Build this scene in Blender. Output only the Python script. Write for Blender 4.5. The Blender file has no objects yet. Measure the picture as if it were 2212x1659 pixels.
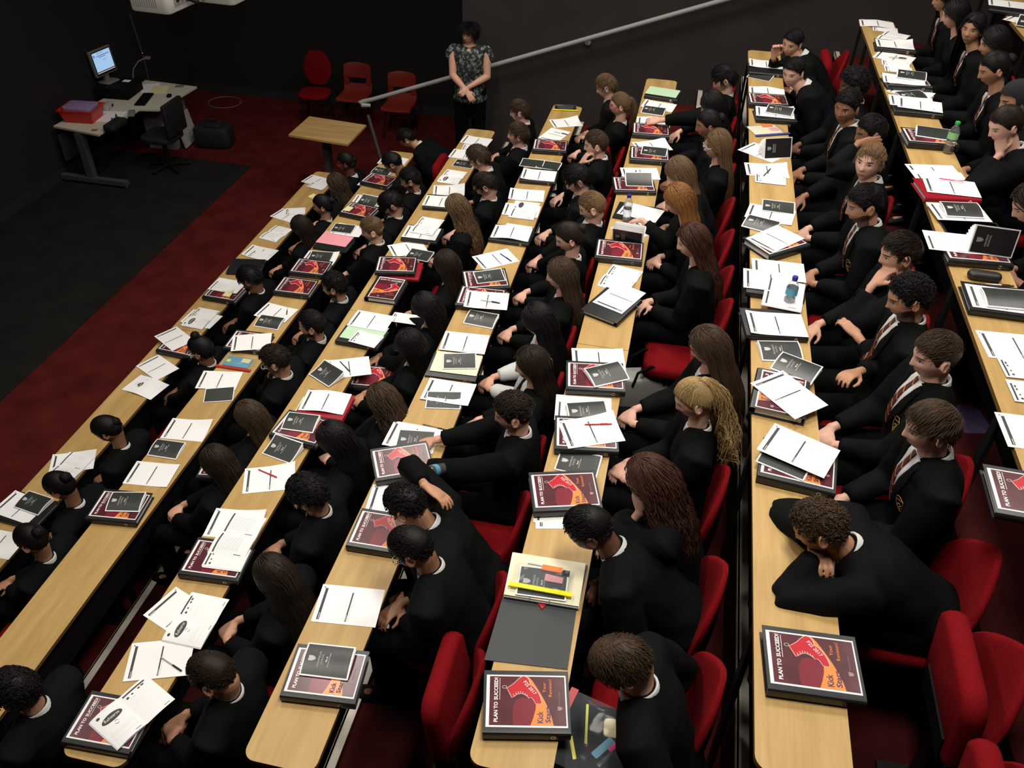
import bpy, bmesh, math, random
from mathutils import Vector, Matrix, noise, geometry
from mathutils.bvhtree import BVHTree
PI = math.pi
rnd = random.Random(7)
SC = bpy.context.scene
COL = SC.collection
# ---------------------------------------------------------------- camera
CAM = Vector((5.0131, -2.831, 5.0845)); YAW, PITCH, ROLL, FOC = 0.1919, 0.6769, 0.0298, 1841.2
W_, H_ = 2212.0, 1659.0
fwd = Vector((-math.sin(YAW) * math.cos(PITCH), math.cos(YAW) * math.cos(PITCH), -math.sin(PITCH)))
rt = Vector((math.cos(YAW), math.sin(YAW), 0)); up = rt.cross(fwd)
r2 = rt * math.cos(ROLL) + up * math.sin(ROLL); u2 = up * math.cos(ROLL) - rt * math.sin(ROLL)
cd = bpy.data.cameras.new('camera'); cam = bpy.data.objects.new('camera', cd); COL.objects.link(cam)
cd.sensor_fit = 'HORIZONTAL'; cd.sensor_width = 36.0; cd.lens = FOC / W_ * 36.0; cd.clip_start = 0.05
cam.matrix_world = Matrix(((r2.x, u2.x, -fwd.x, CAM.x), (r2.y, u2.y, -fwd.y, CAM.y), (r2.z, u2.z, -fwd.z, CAM.z), (0, 0, 0, 1)))
SC.camera = cam
SC.view_settings.view_transform = 'Standard'; SC.view_settings.look = 'None'
SC.view_settings.gamma = 1.0; SC.view_settings.use_curve_mapping = False
SC.view_settings.exposure = 0.0

def at(u, v, z):
    "the point at height z that the photograph shows at pixel u, v"
    d = fwd + r2 * ((u - W_ / 2) / FOC) - u2 * ((v - H_ / 2) / FOC)
    t = (z - CAM.z) / d.z
    return CAM + d * t

PITCHX, RISE = 0.9222, 0.3584
def XK(k): return k * PITCHX
def FK(k): return RISE * (k - 1)
def DZ(k): return 0.37 + RISE * k
DW = 0.30
YN, YF = -1.38, 5.83

# ---------------------------------------------------------------- materials
MATS = {}
def nt(name):
    m = bpy.data.materials.new(name); m.use_nodes = True
    t = m.node_tree; b = t.nodes['Principled BSDF']
    MATS[name] = m
    return m, t, b
def mat(name, col, rough=0.6, metal=0.0, spec=None, noise_amt=0.0, nscale=20, bump=0.0, bscale=200, emit=None, estr=1.0, trans=0.0, alpha=None, sheen=0.0, stretch=None):
    if name in MATS: return MATS[name]
    m, t, b = nt(name)
    N = t.nodes; L = t.links
    b.inputs['Base Color'].default_value = (*col, 1); b.inputs['Roughness'].default_value = rough
    b.inputs['Metallic'].default_value = metal
    if spec is not None: b.inputs['Specular IOR Level'].default_value = spec
    if sheen: b.inputs['Sheen Weight'].default_value = sheen; b.inputs['Sheen Roughness'].default_value = 0.5
    if trans: b.inputs['Transmission Weight'].default_value = trans
    if alpha is not None: b.inputs['Alpha'].default_value = alpha
    if emit: b.inputs['Emission Color'].default_value = (*emit, 1); b.inputs['Emission Strength'].default_value = estr
    if noise_amt or bump:
        tc = N.new('ShaderNodeTexCoord'); src = tc.outputs['Object']
        if stretch:
            mp = N.new('ShaderNodeMapping'); mp.inputs['Scale'].default_value = stretch
            L.new(src, mp.inputs['Vector']); src = mp.outputs['Vector']
    if noise_amt:
        n = N.new('ShaderNodeTexNoise'); n.inputs['Scale'].default_value = nscale; n.inputs['Detail'].default_value = 5
        L.new(src, n.inputs['Vector'])
        r = N.new('ShaderNodeMapRange'); r.inputs['From Min'].default_value = 0.3; r.inputs['From Max'].default_value = 0.7
        r.inputs['To Min'].default_value = 1 - noise_amt; r.inputs['To Max'].default_value = 1 + noise_amt
        L.new(n.outputs['Fac'], r.inputs['Value'])
        mx = N.new('ShaderNodeVectorMath'); mx.operation = 'SCALE'; mx.inputs[0].default_value = col
        L.new(r.outputs['Result'], mx.inputs['Scale']); L.new(mx.outputs['Vector'], b.inputs['Base Color'])
    if bump:
        n2 = N.new('ShaderNodeTexNoise'); n2.inputs['Scale'].default_value = bscale; n2.inputs['Detail'].default_value = 3
        L.new(src, n2.inputs['Vector'])
        bp = N.new('ShaderNodeBump'); bp.inputs['Strength'].default_value = bump; bp.inputs['Distance'].default_value = 0.004
        L.new(n2.outputs['Fac'], bp.inputs['Height']); L.new(bp.outputs['Normal'], b.inputs['Normal'])
    return m
def rectmask(t, sep, rects):
    "1 inside any of the rectangles (x0,x1,y0,y1) of the separated coordinates"
    N, L = t.nodes, t.links; acc = None
    for x0, x1, y0, y1 in rects:
        a = N.new('ShaderNodeMath'); a.operation = 'COMPARE'; L.new(sep.outputs['X'], a.inputs[0]); a.inputs[1].default_value = (x0 + x1) / 2; a.inputs[2].default_value = abs(x1 - x0) / 2
        b = N.new('ShaderNodeMath'); b.operation = 'COMPARE'; L.new(sep.outputs['Y'], b.inputs[0]); b.inputs[1].default_value = (y0 + y1) / 2; b.inputs[2].default_value = abs(y1 - y0) / 2
        c = N.new('ShaderNodeMath'); c.operation = 'MULTIPLY'; L.new(a.outputs[0], c.inputs[0]); L.new(b.outputs[0], c.inputs[1])
        if acc is None: acc = c
        else:
            d = N.new('ShaderNodeMath'); d.operation = 'MAXIMUM'; L.new(acc.outputs[0], d.inputs[0]); L.new(c.outputs[0], d.inputs[1]); acc = d
    return acc
def ellmask(t, sep, ells):
    N, L = t.nodes, t.links; acc = None
    for cx, cy, rx, ry in ells:
        def part(o, c, r):
            a = N.new('ShaderNodeMath'); a.operation = 'SUBTRACT'; L.new(sep.outputs[o], a.inputs[0]); a.inputs[1].default_value = c
            b = N.new('ShaderNodeMath'); b.operation = 'DIVIDE'; L.new(a.outputs[0], b.inputs[0]); b.inputs[1].default_value = r
            c_ = N.new('ShaderNodeMath'); c_.operation = 'MULTIPLY'; L.new(b.outputs[0], c_.inputs[0]); L.new(b.outputs[0], c_.inputs[1])
            return c_
        s = N.new('ShaderNodeMath'); s.operation = 'ADD'; L.new(part('X', cx, rx).outputs[0], s.inputs[0]); L.new(part('Y', cy, ry).outputs[0], s.inputs[1])
        k = N.new('ShaderNodeMath'); k.operation = 'LESS_THAN'; L.new(s.outputs[0], k.inputs[0]); k.inputs[1].default_value = 1.0
        if acc is None: acc = k
        else:
            d = N.new('ShaderNodeMath'); d.operation = 'MAXIMUM'; L.new(acc.outputs[0], d.inputs[0]); L.new(k.outputs[0], d.inputs[1]); acc = d
    return acc
def mixcol(t, fac, a, b):
    mx = t.nodes.new('ShaderNodeMix'); mx.data_type = 'RGBA'
    t.links.new(fac, mx.inputs['Factor'])
    for i, c in ((6, a), (7, b)):
        if isinstance(c, tuple): mx.inputs[i].default_value = (*c, 1)
        else: t.links.new(c, mx.inputs[i])
    return mx.outputs[2]
def page_mat(name, base, ink, rects, ells=(), wht=(), rough=0.75, spec=0.3, ink2=None, rects2=()):
    "paper whose print is laid out in page units (UV in metres)"
    m, t, b = nt(name); N, L = t.nodes, t.links
    uv = N.new('ShaderNodeUVMap'); uv.uv_map = 'page'
    sep = N.new('ShaderNodeSeparateXYZ'); L.new(uv.outputs['UV'], sep.inputs[0])
    col = base
    for rs, es, c in ((rects, ells, ink), (rects2, (), ink2), (wht, (), base)):
        if rs:
            col = mixcol(t, rectmask(t, sep, rs).outputs[0], col, c)
        if es:
            col = mixcol(t, ellmask(t, sep, es).outputs[0], col, c)
    if isinstance(col, tuple): b.inputs['Base Color'].default_value = (*col, 1)
    else: L.new(col, b.inputs['Base Color'])
    b.inputs['Roughness'].default_value = rough; b.inputs['Specular IOR Level'].default_value = spec
    return m
PAPER = (0.90, 0.90, 0.90); INK = (0.062, 0.064, 0.066)
# two-bar handout (x across 0..0.21, y down 0..0.297)
page_mat('handout_print', PAPER, INK, [(.014, .19, .0195, .0325), (.014, .176, .1500, .1570), (.191, .197, .012, .019)], wht=[(.018, .052, .0262, .0282), (.018, .05, .1530, .1542)],
         ink2=(.5, .5, .5), rects2=[(.016, .045, .036, .0375), (.016, .13, .163, .1645)])
page_mat('worksheet_print', PAPER, INK, [(.010, .125, .011, .0195), (.098, .113, .024, .032), (.080, .092, .026, .034), (.045, .055, .03, .037), (.100, .128, .196, .199)], ells=[(.024, .036, .007, .006)],
         ink2=(.6, .6, .62), rects2=[(.03, .055, .05, .052), (.02, .08, .08, .081)])
page_mat('rehearse_page_print', PAPER, INK, [(.100, .128, .196, .199)], ells=[(.074, .062, .05, .021), (.03, .022, .009, .007)],
         ink2=(.62, .62, .64), rects2=[(.02, .128, .135, .1362), (.02, .128, .172, .1732), (.02, .0212, .135, .173), (.1268, .128, .135, .173), (.03, .11, .143, .1445), (.03, .1, .151, .1525)])
page_mat('text_page_print', PAPER, INK, [(.012, .15, .018, .028), (.012, .016, .14, .18)], ink2=(.55, .55, .56), rects2=[(.03, .13, .04 + i * .012, .0425 + i * .012) for i in range(10)])
page_mat('crest_letter_print', PAPER, (.12, .12, .12), [(.09, .12, .05, .053)], ells=[(.105, .085, .018, .014), (.085, .1, .012, .01), (.125, .1, .012, .01), (.105, .11, .02, .007)], ink2=(.4, .4, .4), rects2=[(.17, .178, .1, .108)])
page_mat('booklet_print', PAPER, (.030, .034, .032), [(.006, .1415, .006, .2035)], rough=.38, spec=.5, ink2=(.10, .105, .10),
         rects2=[(.006, .1415, .090, .0907), (.006, .1415, .128, .1287), (.03, .125, .1895, .1908)])
page_mat('chequer_pad_print', (.75, .35, .38), (.7, .08, .12), [(.0 + .012 * i, .004 + .012 * i, 0, .05) for i in range(5)], wht=[(0, .06, .012 * i, .003 + .012 * i) for i in range(5)])
mat('paper', PAPER, .75, spec=.3)
mat('paper_edge', (.72, .72, .76), .8)
mat('cream_paper', (.80, .76, .55), .75)
mat('green_card', (.52, .74, .50), .7)
mat('pink_card', (.90, .36, .42), .7)
mat('yellow_note', (.85, .77, .40), .7)
mat('binder_black', (.013, .014, .016), .34, spec=.5, bump=.05, bscale=400)
mat('binder_inner', (.035, .040, .042), .6)
mat('binder_red', (.30, .008, .018), .35)
mat('chrome', (.65, .65, .66), .2, metal=1)
mat('cover_white', (.85, .84, .84), .3)
mat('cover_maroon', (.085, .018, .026), .25, noise_amt=.3, nscale=14)
mat('cover_disc', (.20, .020, .035), .25)
mat('cover_orange', (.85, .26, .055), .25)
mat('cover_red', (.50, .018, .028), .25)
mat('print_white', (.80, .80, .80), .5)
mat('print_grey', (.50, .50, .49), .5)
mat('print_dark', (.05, .03, .08), .5)
mat('print_pink', (.35, .20, .23), .5)
mat('pen_black', (.02, .02, .022), .3); mat('pen_blue', (.02, .025, .18), .3); mat('pen_red', (.55, .015, .02), .3)
mat('pen_clear', (.55, .55, .56), .2); mat('pencil_brown', (.30, .12, .05), .5)
mat('marker_orange', (.95, .20, .03), .4); mat('marker_pink', (.85, .03, .25), .4); mat('marker_yellow', (.75, .85, .06), .4)
mat('zip_yellow', (.90, .85, .02), .35); mat('zip_red', (.50, .015, .02), .35); mat('zip_blue', (.05, .08, .30), .35)
mat('metal_black', (.008, .008, .009), .5, spec=.25); mat('metal_grey', (.09, .095, .098), .5, metal=.3)
mat('seat_red', (.175, .0036, .0066), .9, spec=.10, noise_amt=.15, nscale=120, bump=.25, bscale=500)
mat('plastic_red', (.21, .017, .010), .45)
mat('tub_red', (.60, .020, .012), .4); mat('lilac_stuff', (.30, .22, .42), .7)
mat('plastic_black', (.005, .005, .006), .7, spec=.12)
mat('case_black', (.014, .014, .015), .5)
mat('plastic_grey', (.20, .19, .18), .6); mat('plastic_white', (.48, .47, .44), .5)
mat('desk_white', (.62, .58, .47), .6)
mat('nosing', (.60, .56, .46), .55, noise_amt=.25, nscale=6)
mat('wall_dark', (.0085, .0073, .0058), .9, noise_amt=.15, nscale=1.5)
mat('wall_brown', (.0255, .0195, .0185), .85, noise_amt=.2, nscale=2.0)
mat('skirting', (.020, .021, .022), .6)
mat('ceiling_dark', (.02, .02, .02), .9)
mat('rail_paint', (.34, .34, .33), .45)
mat('brass_thread', (.45, .26, .05), .5)
mat('shirt_white', (.62, .63, .62), .85, noise_amt=.06, nscale=8)
mat('blazer_black', (.0030, .0038, .0043), .8, spec=.10, noise_amt=.3, nscale=5, bump=.3, bscale=600)
mat('trouser_black', (.0018, .0022, .0026), .85, spec=.08)
mat('shoe_black', (.004, .004, .004), .6, spec=.15)
mat('bag_black', (.008, .009, .010), .7, noise_amt=.3, nscale=8)
mat('bag_grey', (.34, .33, .31), .7); mat('bag_purple', (.030, .008, .075), .7)
mat('lip_none', (.3, .1, .1), .6)
mat('glass_clear', (1, 1, 1), .03, trans=1.0)
mat('bottle_plastic', (.95, .98, 1.0), .06, trans=.95)
mat('clear_film', (.30, .34, .38), .10, trans=.0, alpha=.16)
mat('water', (.9, .95, 1.0), .0, trans=1.0)
mat('cap_blue', (.02, .02, .32), .4); mat('cap_green', (.02, .42, .08), .4)
mat('label_blue', (.10, .35, .50), .5); mat('label_green', (.30, .65, .30), .5)
mat('screen_glow', (.02, .02, .02), .3, emit=(.42, .66, .95), estr=.85)
mat('screen_maroon', (.02, .01, .01), .3, emit=(.16, .03, .06), estr=.8)
mat('screen_ink', (.02, .02, .02), .3, emit=(.12, .20, .42), estr=.8)
mat('screen_white', (.1, .1, .1), .3, emit=(.55, .58, .56), estr=.9)

def wood_mat(name, c0, c1, c2, axis_scale):
    m, t, b = nt(name); N, L = t.nodes, t.links
    tc = N.new('ShaderNodeTexCoord'); mp = N.new('ShaderNodeMapping'); mp.inputs['Scale'].default_value = axis_scale
    L.new(tc.outputs['Object'], mp.inputs['Vector'])
    n = N.new('ShaderNodeTexNoise'); n.inputs['Scale'].default_value = 1; n.inputs['Detail'].default_value = 6; n.inputs['Distortion'].default_value = .5
    L.new(mp.outputs['Vector'], n.inputs['Vector'])
    r = N.new('ShaderNodeValToRGB'); e = r.color_ramp.elements
    e[0].position = .32; e[0].color = (*c0, 1); e[1].position = .68; e[1].color = (*c2, 1)
    x = e.new(.5); x.color = (*c1, 1)
    L.new(n.outputs['Fac'], r.inputs['Fac'])
    n2 = N.new('ShaderNodeTexNoise'); n2.inputs['Scale'].default_value = 7; n2.inputs['Detail'].default_value = 8
    L.new(mp.outputs['Vector'], n2.inputs['Vector'])
    mr = N.new('ShaderNodeMapRange'); mr.inputs['From Min'].default_value = .3; mr.inputs['From Max'].default_value = .7; mr.inputs['To Min'].default_value = .93; mr.inputs['To Max'].default_value = 1.06
    L.new(n2.outputs['Fac'], mr.inputs['Value'])
    vm = N.new('ShaderNodeVectorMath'); vm.operation = 'SCALE'; L.new(r.outputs['Color'], vm.inputs[0]); L.new(mr.outputs['Result'], vm.inputs['Scale'])
    L.new(vm.outputs['Vector'], b.inputs['Base Color']); b.inputs['Roughness'].default_value = .42; b.inputs['Specular IOR Level'].default_value = .35
    return m
wood_mat('desk_wood', (.425, .265, .090), (.475, .305, .110), (.525, .350, .135), (12, .9, 12))
wood_mat('lectern_wood', (.44, .27, .10), (.50, .315, .125), (.56, .36, .155), (1.5, 14, 14))
mat('wood_edge', (.16, .085, .025), .6)

# carpets
def carpet(name, col, amt):
    return mat(name, col, .95, spec=.1, noise_amt=amt, nscale=3.5, bump=.3, bscale=300)
carpet('carpet_red', (.082, .0095, .0080), .30); carpet('carpet_dark', (.0140, .0136, .0120), .2); carpet('carpet_tier', (.035, .0050, .0048), .35)

# ---------------------------------------------------------------- mesh helpers
class MB:
    def __init__(s): s.v = []; s.f = []; s.m = []; s.mats = []; s.uv = []
    def mi(s, m):
        if m not in s.mats: s.mats.append(m)
        return s.mats.index(m)
    def add(s, vs, fs, m='paper', uvs=None):
        o = len(s.v); k = s.mi(m)
        s.v += [tuple(v) for v in vs]
        for i, f in enumerate(fs):
            s.f.append([a + o for a in f]); s.m.append(k)
            s.uv.append(uvs[i] if uvs else None)
        return o
    def box(s, c, d, m='paper', rot=None, bev=0):
        hx, hy, hz = d[0] / 2, d[1] / 2, d[2] / 2
        vs = [Vector((x, y, z)) for x in (-hx, hx) for y in (-hy, hy) for z in (-hz, hz)]
        if rot: vs = [rot @ v for v in vs]
        vs = [v + Vector(c) for v in vs]
        s.add(vs, [(0, 1, 3, 2), (4, 6, 7, 5), (0, 4, 5, 1), (2, 3, 7, 6), (0, 2, 6, 4), (1, 5, 7, 3)], m)
    def rbox(s, c, d, r, m='paper', seg=4, rot=None, vr=None):
        "box with rounded vertical corners (radius r) and softened top and bottom rims (vr)"
        hx, hy, hz = d[0] / 2, d[1] / 2, d[2] / 2
        vr = vr if vr is not None else min(r, hz) * .5
        rings = []
        prof = [(-hz, vr), (-hz + vr * .3, vr * .3), (-hz + vr, 0), (hz - vr, 0), (hz - vr * .3, vr * .3), (hz, vr)]
        for z, ins in prof:
            ring = []
            for cx, cy, a0 in ((1, 1, 0), (-1, 1, 90), (-1, -1, 180), (1, -1, 270)):
                for i in range(seg + 1):
                    a = math.radians(a0 + 90 * i / seg); rr = max(r - ins, .0001)
                    ring.append(Vector((cx * (hx - r) + math.cos(a) * rr, cy * (hy - r) + math.sin(a) * rr, z)))
            rings.append(ring)
        s.loft(rings, m, rot, c)
    def loft(s, rings, m='paper', rot=None, c=(0, 0, 0), cap=True):
        n = len(rings[0]); vs = [v for r in rings for v in r]
        if rot: vs = [rot @ Vector(v) for v in vs]
        vs = [Vector(v) + Vector(c) for v in vs]
        fs = []
        for i in range(len(rings) - 1):
            for j in range(n):
                a = i * n + j; b = i * n + (j + 1) % n
                fs.append((a, b, b + n, a + n))
        if cap:
            fs.append(tuple(range(n - 1, -1, -1))); fs.append(tuple((len(rings) - 1) * n + j for j in range(n)))
        s.add(vs, fs, m)
    def tube(s, pts, rad, m='paper', seg=10, cap=True, flat=1.0, upv=None):
        pts = [Vector(p) for p in pts]
        if not hasattr(rad, '__len__'): rad = [rad] * len(pts)
        rings = []; prev = None
        for i, p in enumerate(pts):
            d = (pts[min(i + 1, len(pts) - 1)] - pts[max(i - 1, 0)])
            if d.length < 1e-9: d = Vector((0, 0, 1))
            d.normalize()
            a = prev if prev is not None else (upv or (Vector((0, 0, 1)) if abs(d.z) < .9 else Vector((1, 0, 0))))
            x = (a - d * a.dot(d))
            if x.length < 1e-6: x = d.orthogonal()
            x.normalize(); prev = x; y = d.cross(x)
            rings.append([p + x * (math.cos(2 * PI * j / seg) * rad[i] * flat) + y * (math.sin(2 * PI * j / seg) * rad[i]) for j in range(seg)])
        s.loft(rings, m, cap=cap)
    def capsule(s, pts, rad, m='paper', seg=10):
        "tube with rounded ends"
        pts = [Vector(p) for p in pts]
        if not hasattr(rad, '__len__'): rad = [rad] * len(pts)
        P = []; R = []
        d0 = (pts[0] - pts[1]).normalized(); d1 = (pts[-1] - pts[-2]).normalized()
        for a in (85, 60, 30): P.append(pts[0] + d0 * rad[0] * math.sin(math.radians(a))); R.append(rad[0] * math.cos(math.radians(a)))
        P += pts; R += list(rad)
        for a in (30, 60, 85): P.append(pts[-1] + d1 * rad[-1] * math.sin(math.radians(a))); R.append(rad[-1] * math.cos(math.radians(a)))
        s.tube(P, R, m, seg)
    def ball(s, c, r, m='paper', seg=12, rings=8, rot=None):
        if not hasattr(r, '__len__'): r = (r, r, r)
        R = []
        for i in range(rings + 1):
            a = -PI / 2 + PI * (i + .02) / (rings + .04); R.append([Vector((math.cos(a) * math.cos(2 * PI * j / seg) * r[0], math.cos(a) * math.sin(2 * PI * j / seg) * r[1], math.sin(a) * r[2])) for j in range(seg)])
        s.loft(R, m, rot, c)
    def lathe(s, prof, m='paper', seg=20, c=(0, 0, 0), rot=None, cap=True):
        s.loft([[Vector((r * math.cos(2 * PI * j / seg), r * math.sin(2 * PI * j / seg), z)) for j in range(seg)] for r, z in prof], m, rot, c, cap)
    def poly(s, pts, z0, z1, m='paper', fn=None):
        "outline pulled up into a plate"
        tri = geometry.tessellate_polygon([[Vector((p[0], p[1], 0)) for p in pts]])
        n = len(pts); vs = [Vector((p[0], p[1], z1)) for p in pts] + [Vector((p[0], p[1], z0)) for p in pts]
        area = sum(pts[i][0] * pts[(i + 1) % n][1] - pts[(i + 1) % n][0] * pts[i][1] for i in range(n))
        fs = []
        for t in tri:
            a, b, c = t
            cr = (pts[b][0] - pts[a][0]) * (pts[c][1] - pts[a][1]) - (pts[b][1] - pts[a][1]) * (pts[c][0] - pts[a][0])
            if cr < 0: a, c = c, a
            fs.append((a, b, c)); fs.append((c + n, b + n, a + n))
        for i in range(n):
            j = (i + 1) % n
            fs.append((i, i + n, j + n, j) if area > 0 else (j, j + n, i + n, i))
        if fn: vs = [fn(v) for v in vs]
        s.add(vs, fs, m)
    def mesh(s, name, smooth=True, ang=40):
        me = bpy.data.meshes.new(name); me.from_pydata(s.v, [], s.f)
        for m in s.mats: me.materials.append(MATS[m])
        me.polygons.foreach_set('material_index', s.m)
        if any(u for u in s.uv):
            l = me.uv_layers.new(name='page')
            for p, u in zip(me.polygons, s.uv):
                if u:
                    for li, q in zip(p.loop_indices, u): l.data[li].uv = q
        if smooth:
            me.polygons.foreach_set('use_smooth', [True] * len(me.polygons))
            if ang < 180:
                try: me.set_sharp_from_angle(angle=math.radians(ang))
                except Exception: pass
        me.update(); return me
    def build(s, name, parent=None, loc=None, rotz=0, smooth=True, ang=40):
        o = bpy.data.objects.new(name, s.mesh(name, smooth, ang)); COL.objects.link(o)
        if parent: o.parent = parent
        if loc is not None: o.location = loc
        if rotz: o.rotation_euler.z = rotz
        return o
def link(name, me, parent=None, loc=(0, 0, 0), rot=(0, 0, 0)):
    o = bpy.data.objects.new(name, me); COL.objects.link(o); o.location = loc; o.rotation_euler = rot
    if parent: o.parent = parent
    return o
def empty(name, loc=(0, 0, 0), rotz=0):
    o = bpy.data.objects.new(name, None); COL.objects.link(o); o.empty_display_size = .1
    o.location = loc; o.rotation_euler.z = rotz; return o
LABELS = {}
def tag(o, label=None, cat=None, group=None, kind=None):
    if label:
        n = LABELS.get(label, 0); LABELS[label] = n + 1
        o['label'] = label
    if cat: o['category'] = cat
    if group: o['group'] = group
    if kind: o['kind'] = kind
    return o
ORD = ['zeroth', 'first', 'second', 'third', 'fourth', 'fifth', 'sixth', 'seventh', 'eighth', 'ninth', 'tenth', 'eleventh', 'twelfth', 'thirteenth', 'fourteenth', 'fifteenth', 'sixteenth', 'seventeenth', 'eighteenth']
ROWN = {1: 'front', 2: 'second', 3: 'third', 4: 'fourth', 5: 'fifth', 6: 'sixth', 7: 'seventh', 8: 'eighth'}

def text_pts(txt, size, bold=False):
    "triangulated lettering, returns verts (x,y) and faces; anchored left, baseline"
    c = bpy.data.curves.new('lettering', 'FONT'); c.body = txt; c.size = size; c.resolution_u = 2
    if bold: c.offset = size * .028
    o = bpy.data.objects.new('lettering', c); COL.objects.link(o)
    dg = bpy.context.evaluated_depsgraph_get()
    me = bpy.data.meshes.new_from_object(o.evaluated_get(dg))
    vs = [(v.co.x, v.co.y) for v in me.vertices]; fs = [tuple(p.vertices) for p in me.polygons]
    bpy.data.objects.remove(o); bpy.data.curves.remove(c); bpy.data.meshes.remove(me)
    return vs, fs
def put_text(mb, txt, x, y, w, h, z, m, bold=False, fn=None, ang=0, flip=1):
    "letters fitted into the box starting x,y (y up) of width w, height h"
    vs, fs = text_pts(txt, 1.0, bold)
    x0 = min(v[0] for v in vs); x1 = max(v[0] for v in vs); y0 = min(v[1] for v in vs); y1 = max(v[1] for v in vs)
    out = []
    for a, b in vs:
        p = Vector(((a - x0) / (x1 - x0) * w, (b - y0) / (y1 - y0) * h, 0))
        if ang: p = Matrix.Rotation(ang, 3, 'Z') @ p
        p = Vector((x + p.x, y + p.y, z))
        out.append(fn(p) if fn else p)
    mb.add(out, fs, m)
# ---------------------------------------------------------------- the setting
def struct(mb, name, **k):
    o = mb.build(name, smooth=False, **k); o['kind'] = 'structure'; return o
XB, YWALL, YNEAR, XL, YFAR, CEIL = 9.6, 7.2, -3.7, -2.86, 9.65, 7.2
fl = MB()
fl.box((3.4, 2.95, -.1), (12.6, 13.5, .2), 'carpet_red')
floor = struct(fl, 'floor')
dk_ = MB(); dk_.box((-1.76, 1.75, .004), (2.20, 10.9, .008), 'carpet_dark')
o = dk_.build('carpet_panel', smooth=False); tag(o, kind='structure'); o.name = 'floor_inlay'
tr = MB()
for k in range(2, 9):
    x0 = XK(k) + (.12 if k < 5 else .07)
    tr.box(((x0 + XB) / 2, (YWALL + YNEAR) / 2, FK(k) - RISE / 2), (XB - x0, YWALL - YNEAR, RISE - .0005), 'carpet_tier')
    # half step in the aisle by the side wall
    tr.box((x0 - .23, (5.98 + YWALL) / 2, FK(k) - RISE * .75), (.46, YWALL - 5.98, RISE * .5), 'carpet_red')
    tr.box(((x0 + XB) / 2, (5.98 + YWALL) / 2, FK(k) - .02), (XB - x0, YWALL - 5.98, .044), 'carpet_red')
struct(tr, 'floor_tiers')
for k in range(2, 9):
    n = MB(); x0 = XK(k) + (.12 if k < 5 else .07)
    y0 = YNEAR if k % 2 == 0 else 5.98
    n.box((x0 + .025, (YWALL + y0) / 2, FK(k) + .026), (.050, YWALL - y0, .006), 'nosing')
    n.box((x0 + .004, (YWALL + y0) / 2, FK(k) + .012), (.012, YWALL - y0, .034), 'nosing')
    n.box((x0 - .46 + .03, (5.98 + YWALL) / 2, FK(k) - RISE * .5 + .004), (.05, YWALL - 5.98, .006), 'nosing')
    struct(n, 'trim_%d' % k)
def slab(name, c, d, m):
    b = MB(); b.box(c, d, m); return struct(b, name)
slab('wall_left', (XL - .1, 2.95, 3.6), (.2, 13.6, 7.4), 'wall_dark')
slab('wall_far', (0, YFAR + .1, 3.6), (6.2, .2, 7.4), 'wall_dark')
slab('wall_side', (6.05, YWALL + 1.3, 3.6), (7.4, 2.6, 7.4), 'wall_brown')
slab('wall_near', (3.4, YNEAR - .1, 3.6), (12.7, .2, 7.4), 'wall_dark')
slab('wall_back', (XB + .1, 1.8, 3.6), (.2, 11.2, 7.4), 'wall_dark')
slab('ceiling', (3.4, 2.95, CEIL + .1), (12.7, 13.6, .2), 'ceiling_dark')
slab('baseboard_left', (XL + .01, 2.95, .06), (.02, 13.2, .12), 'skirting')
slab('baseboard_far', (-.2, YFAR - .01, .06), (5.2, .02, .12), 'skirting')

# ---------------------------------------------------------------- rows of desks
SEG = {1: 2.55, 2: 1.0, 3: 2.2, 4: 2.2, 5: 1.2, 6: 2.2, 7: 2.2, 8: 2.2}
def desk_outline(y0, y1, r=.05, seg=6):
    pts = []
    for cx, cy, a0 in ((DW - r, y1 - r, 0), (r, y1 - r, 90), (r, y0 + r, 180), (DW - r, y0 + r, 270)):
        for i in range(seg + 1):
            a = math.radians(a0 + 90 * i / seg); pts.append((cx + math.cos(a) * r, cy + math.sin(a) * r))
    return pts
leg_me = None
def desk(k):
    z = DZ(k); yn = YN if k > 2 else YN - .6
    e = empty('bench_desk', (XK(k), (yn + YF) / 2, FK(k)))
    yc = (yn + YF) / 2; zl = z - FK(k)
    t = MB()
    ol = desk_outline(yn - yc, YF - yc)
    t.poly(ol, zl - .024, zl, 'desk_wood')
    t.mats.append('wood_edge')
    # darker sawn edge band
    n = len(ol)
    for i, f in enumerate(t.f):
        if len(f) == 4: t.m[i] = t.mats.index('wood_edge')
    t.build('desktop', e, smooth=False)
    s = MB(); s.box((DW / 2, SEG[k] - yc, zl + .0004), (DW - .002, .0025, .0012), 'wood_edge')
    s.build('joint_seam', e, smooth=False)
    b = MB(); b.box((.20, 0, zl - .055), (.05, YF - yn - .15, .05), 'metal_black'); b.build('under_rail', e, smooth=False)
    mp = MB(); mp.box((.185, 0, zl - .24), (.012, YF - yn - .2, .30), 'metal_black'); mp.build('shade_panel', e, smooth=False)  # added black sheet standing in for the shade below the desktop
    y = -.83
    ys = []
    while y < 5.4: ys.append(y); y += 1.005
    ys.append(5.66)
    low = -.12 if k > 1 else .0
    for y in ys:
        l = MB()
        zb = (FK(k) - RISE if k > 1 else 0) - FK(k)
        l.box((.012, y - yc, (zl - .02 + zb) / 2), (.02, .055, zl - .02 - zb - .002), 'metal_black')
        l.box((.10, y - yc, zl - .045), (.18, .03, .03), 'metal_black')
        l.build('leg', e, smooth=False)
    tag(e, {1: 'frontmost long light-wood bench desk, nearest the dark carpet', 8: 'long wooden bench desk cut off at the top right corner'}.get(k, 'long light-wood bench desk with rounded end, %s desk row from the front' % ROWN[k]), 'desk', 'long bench desks in stepped rows')
for k in range(1, 9): desk(k)

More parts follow.
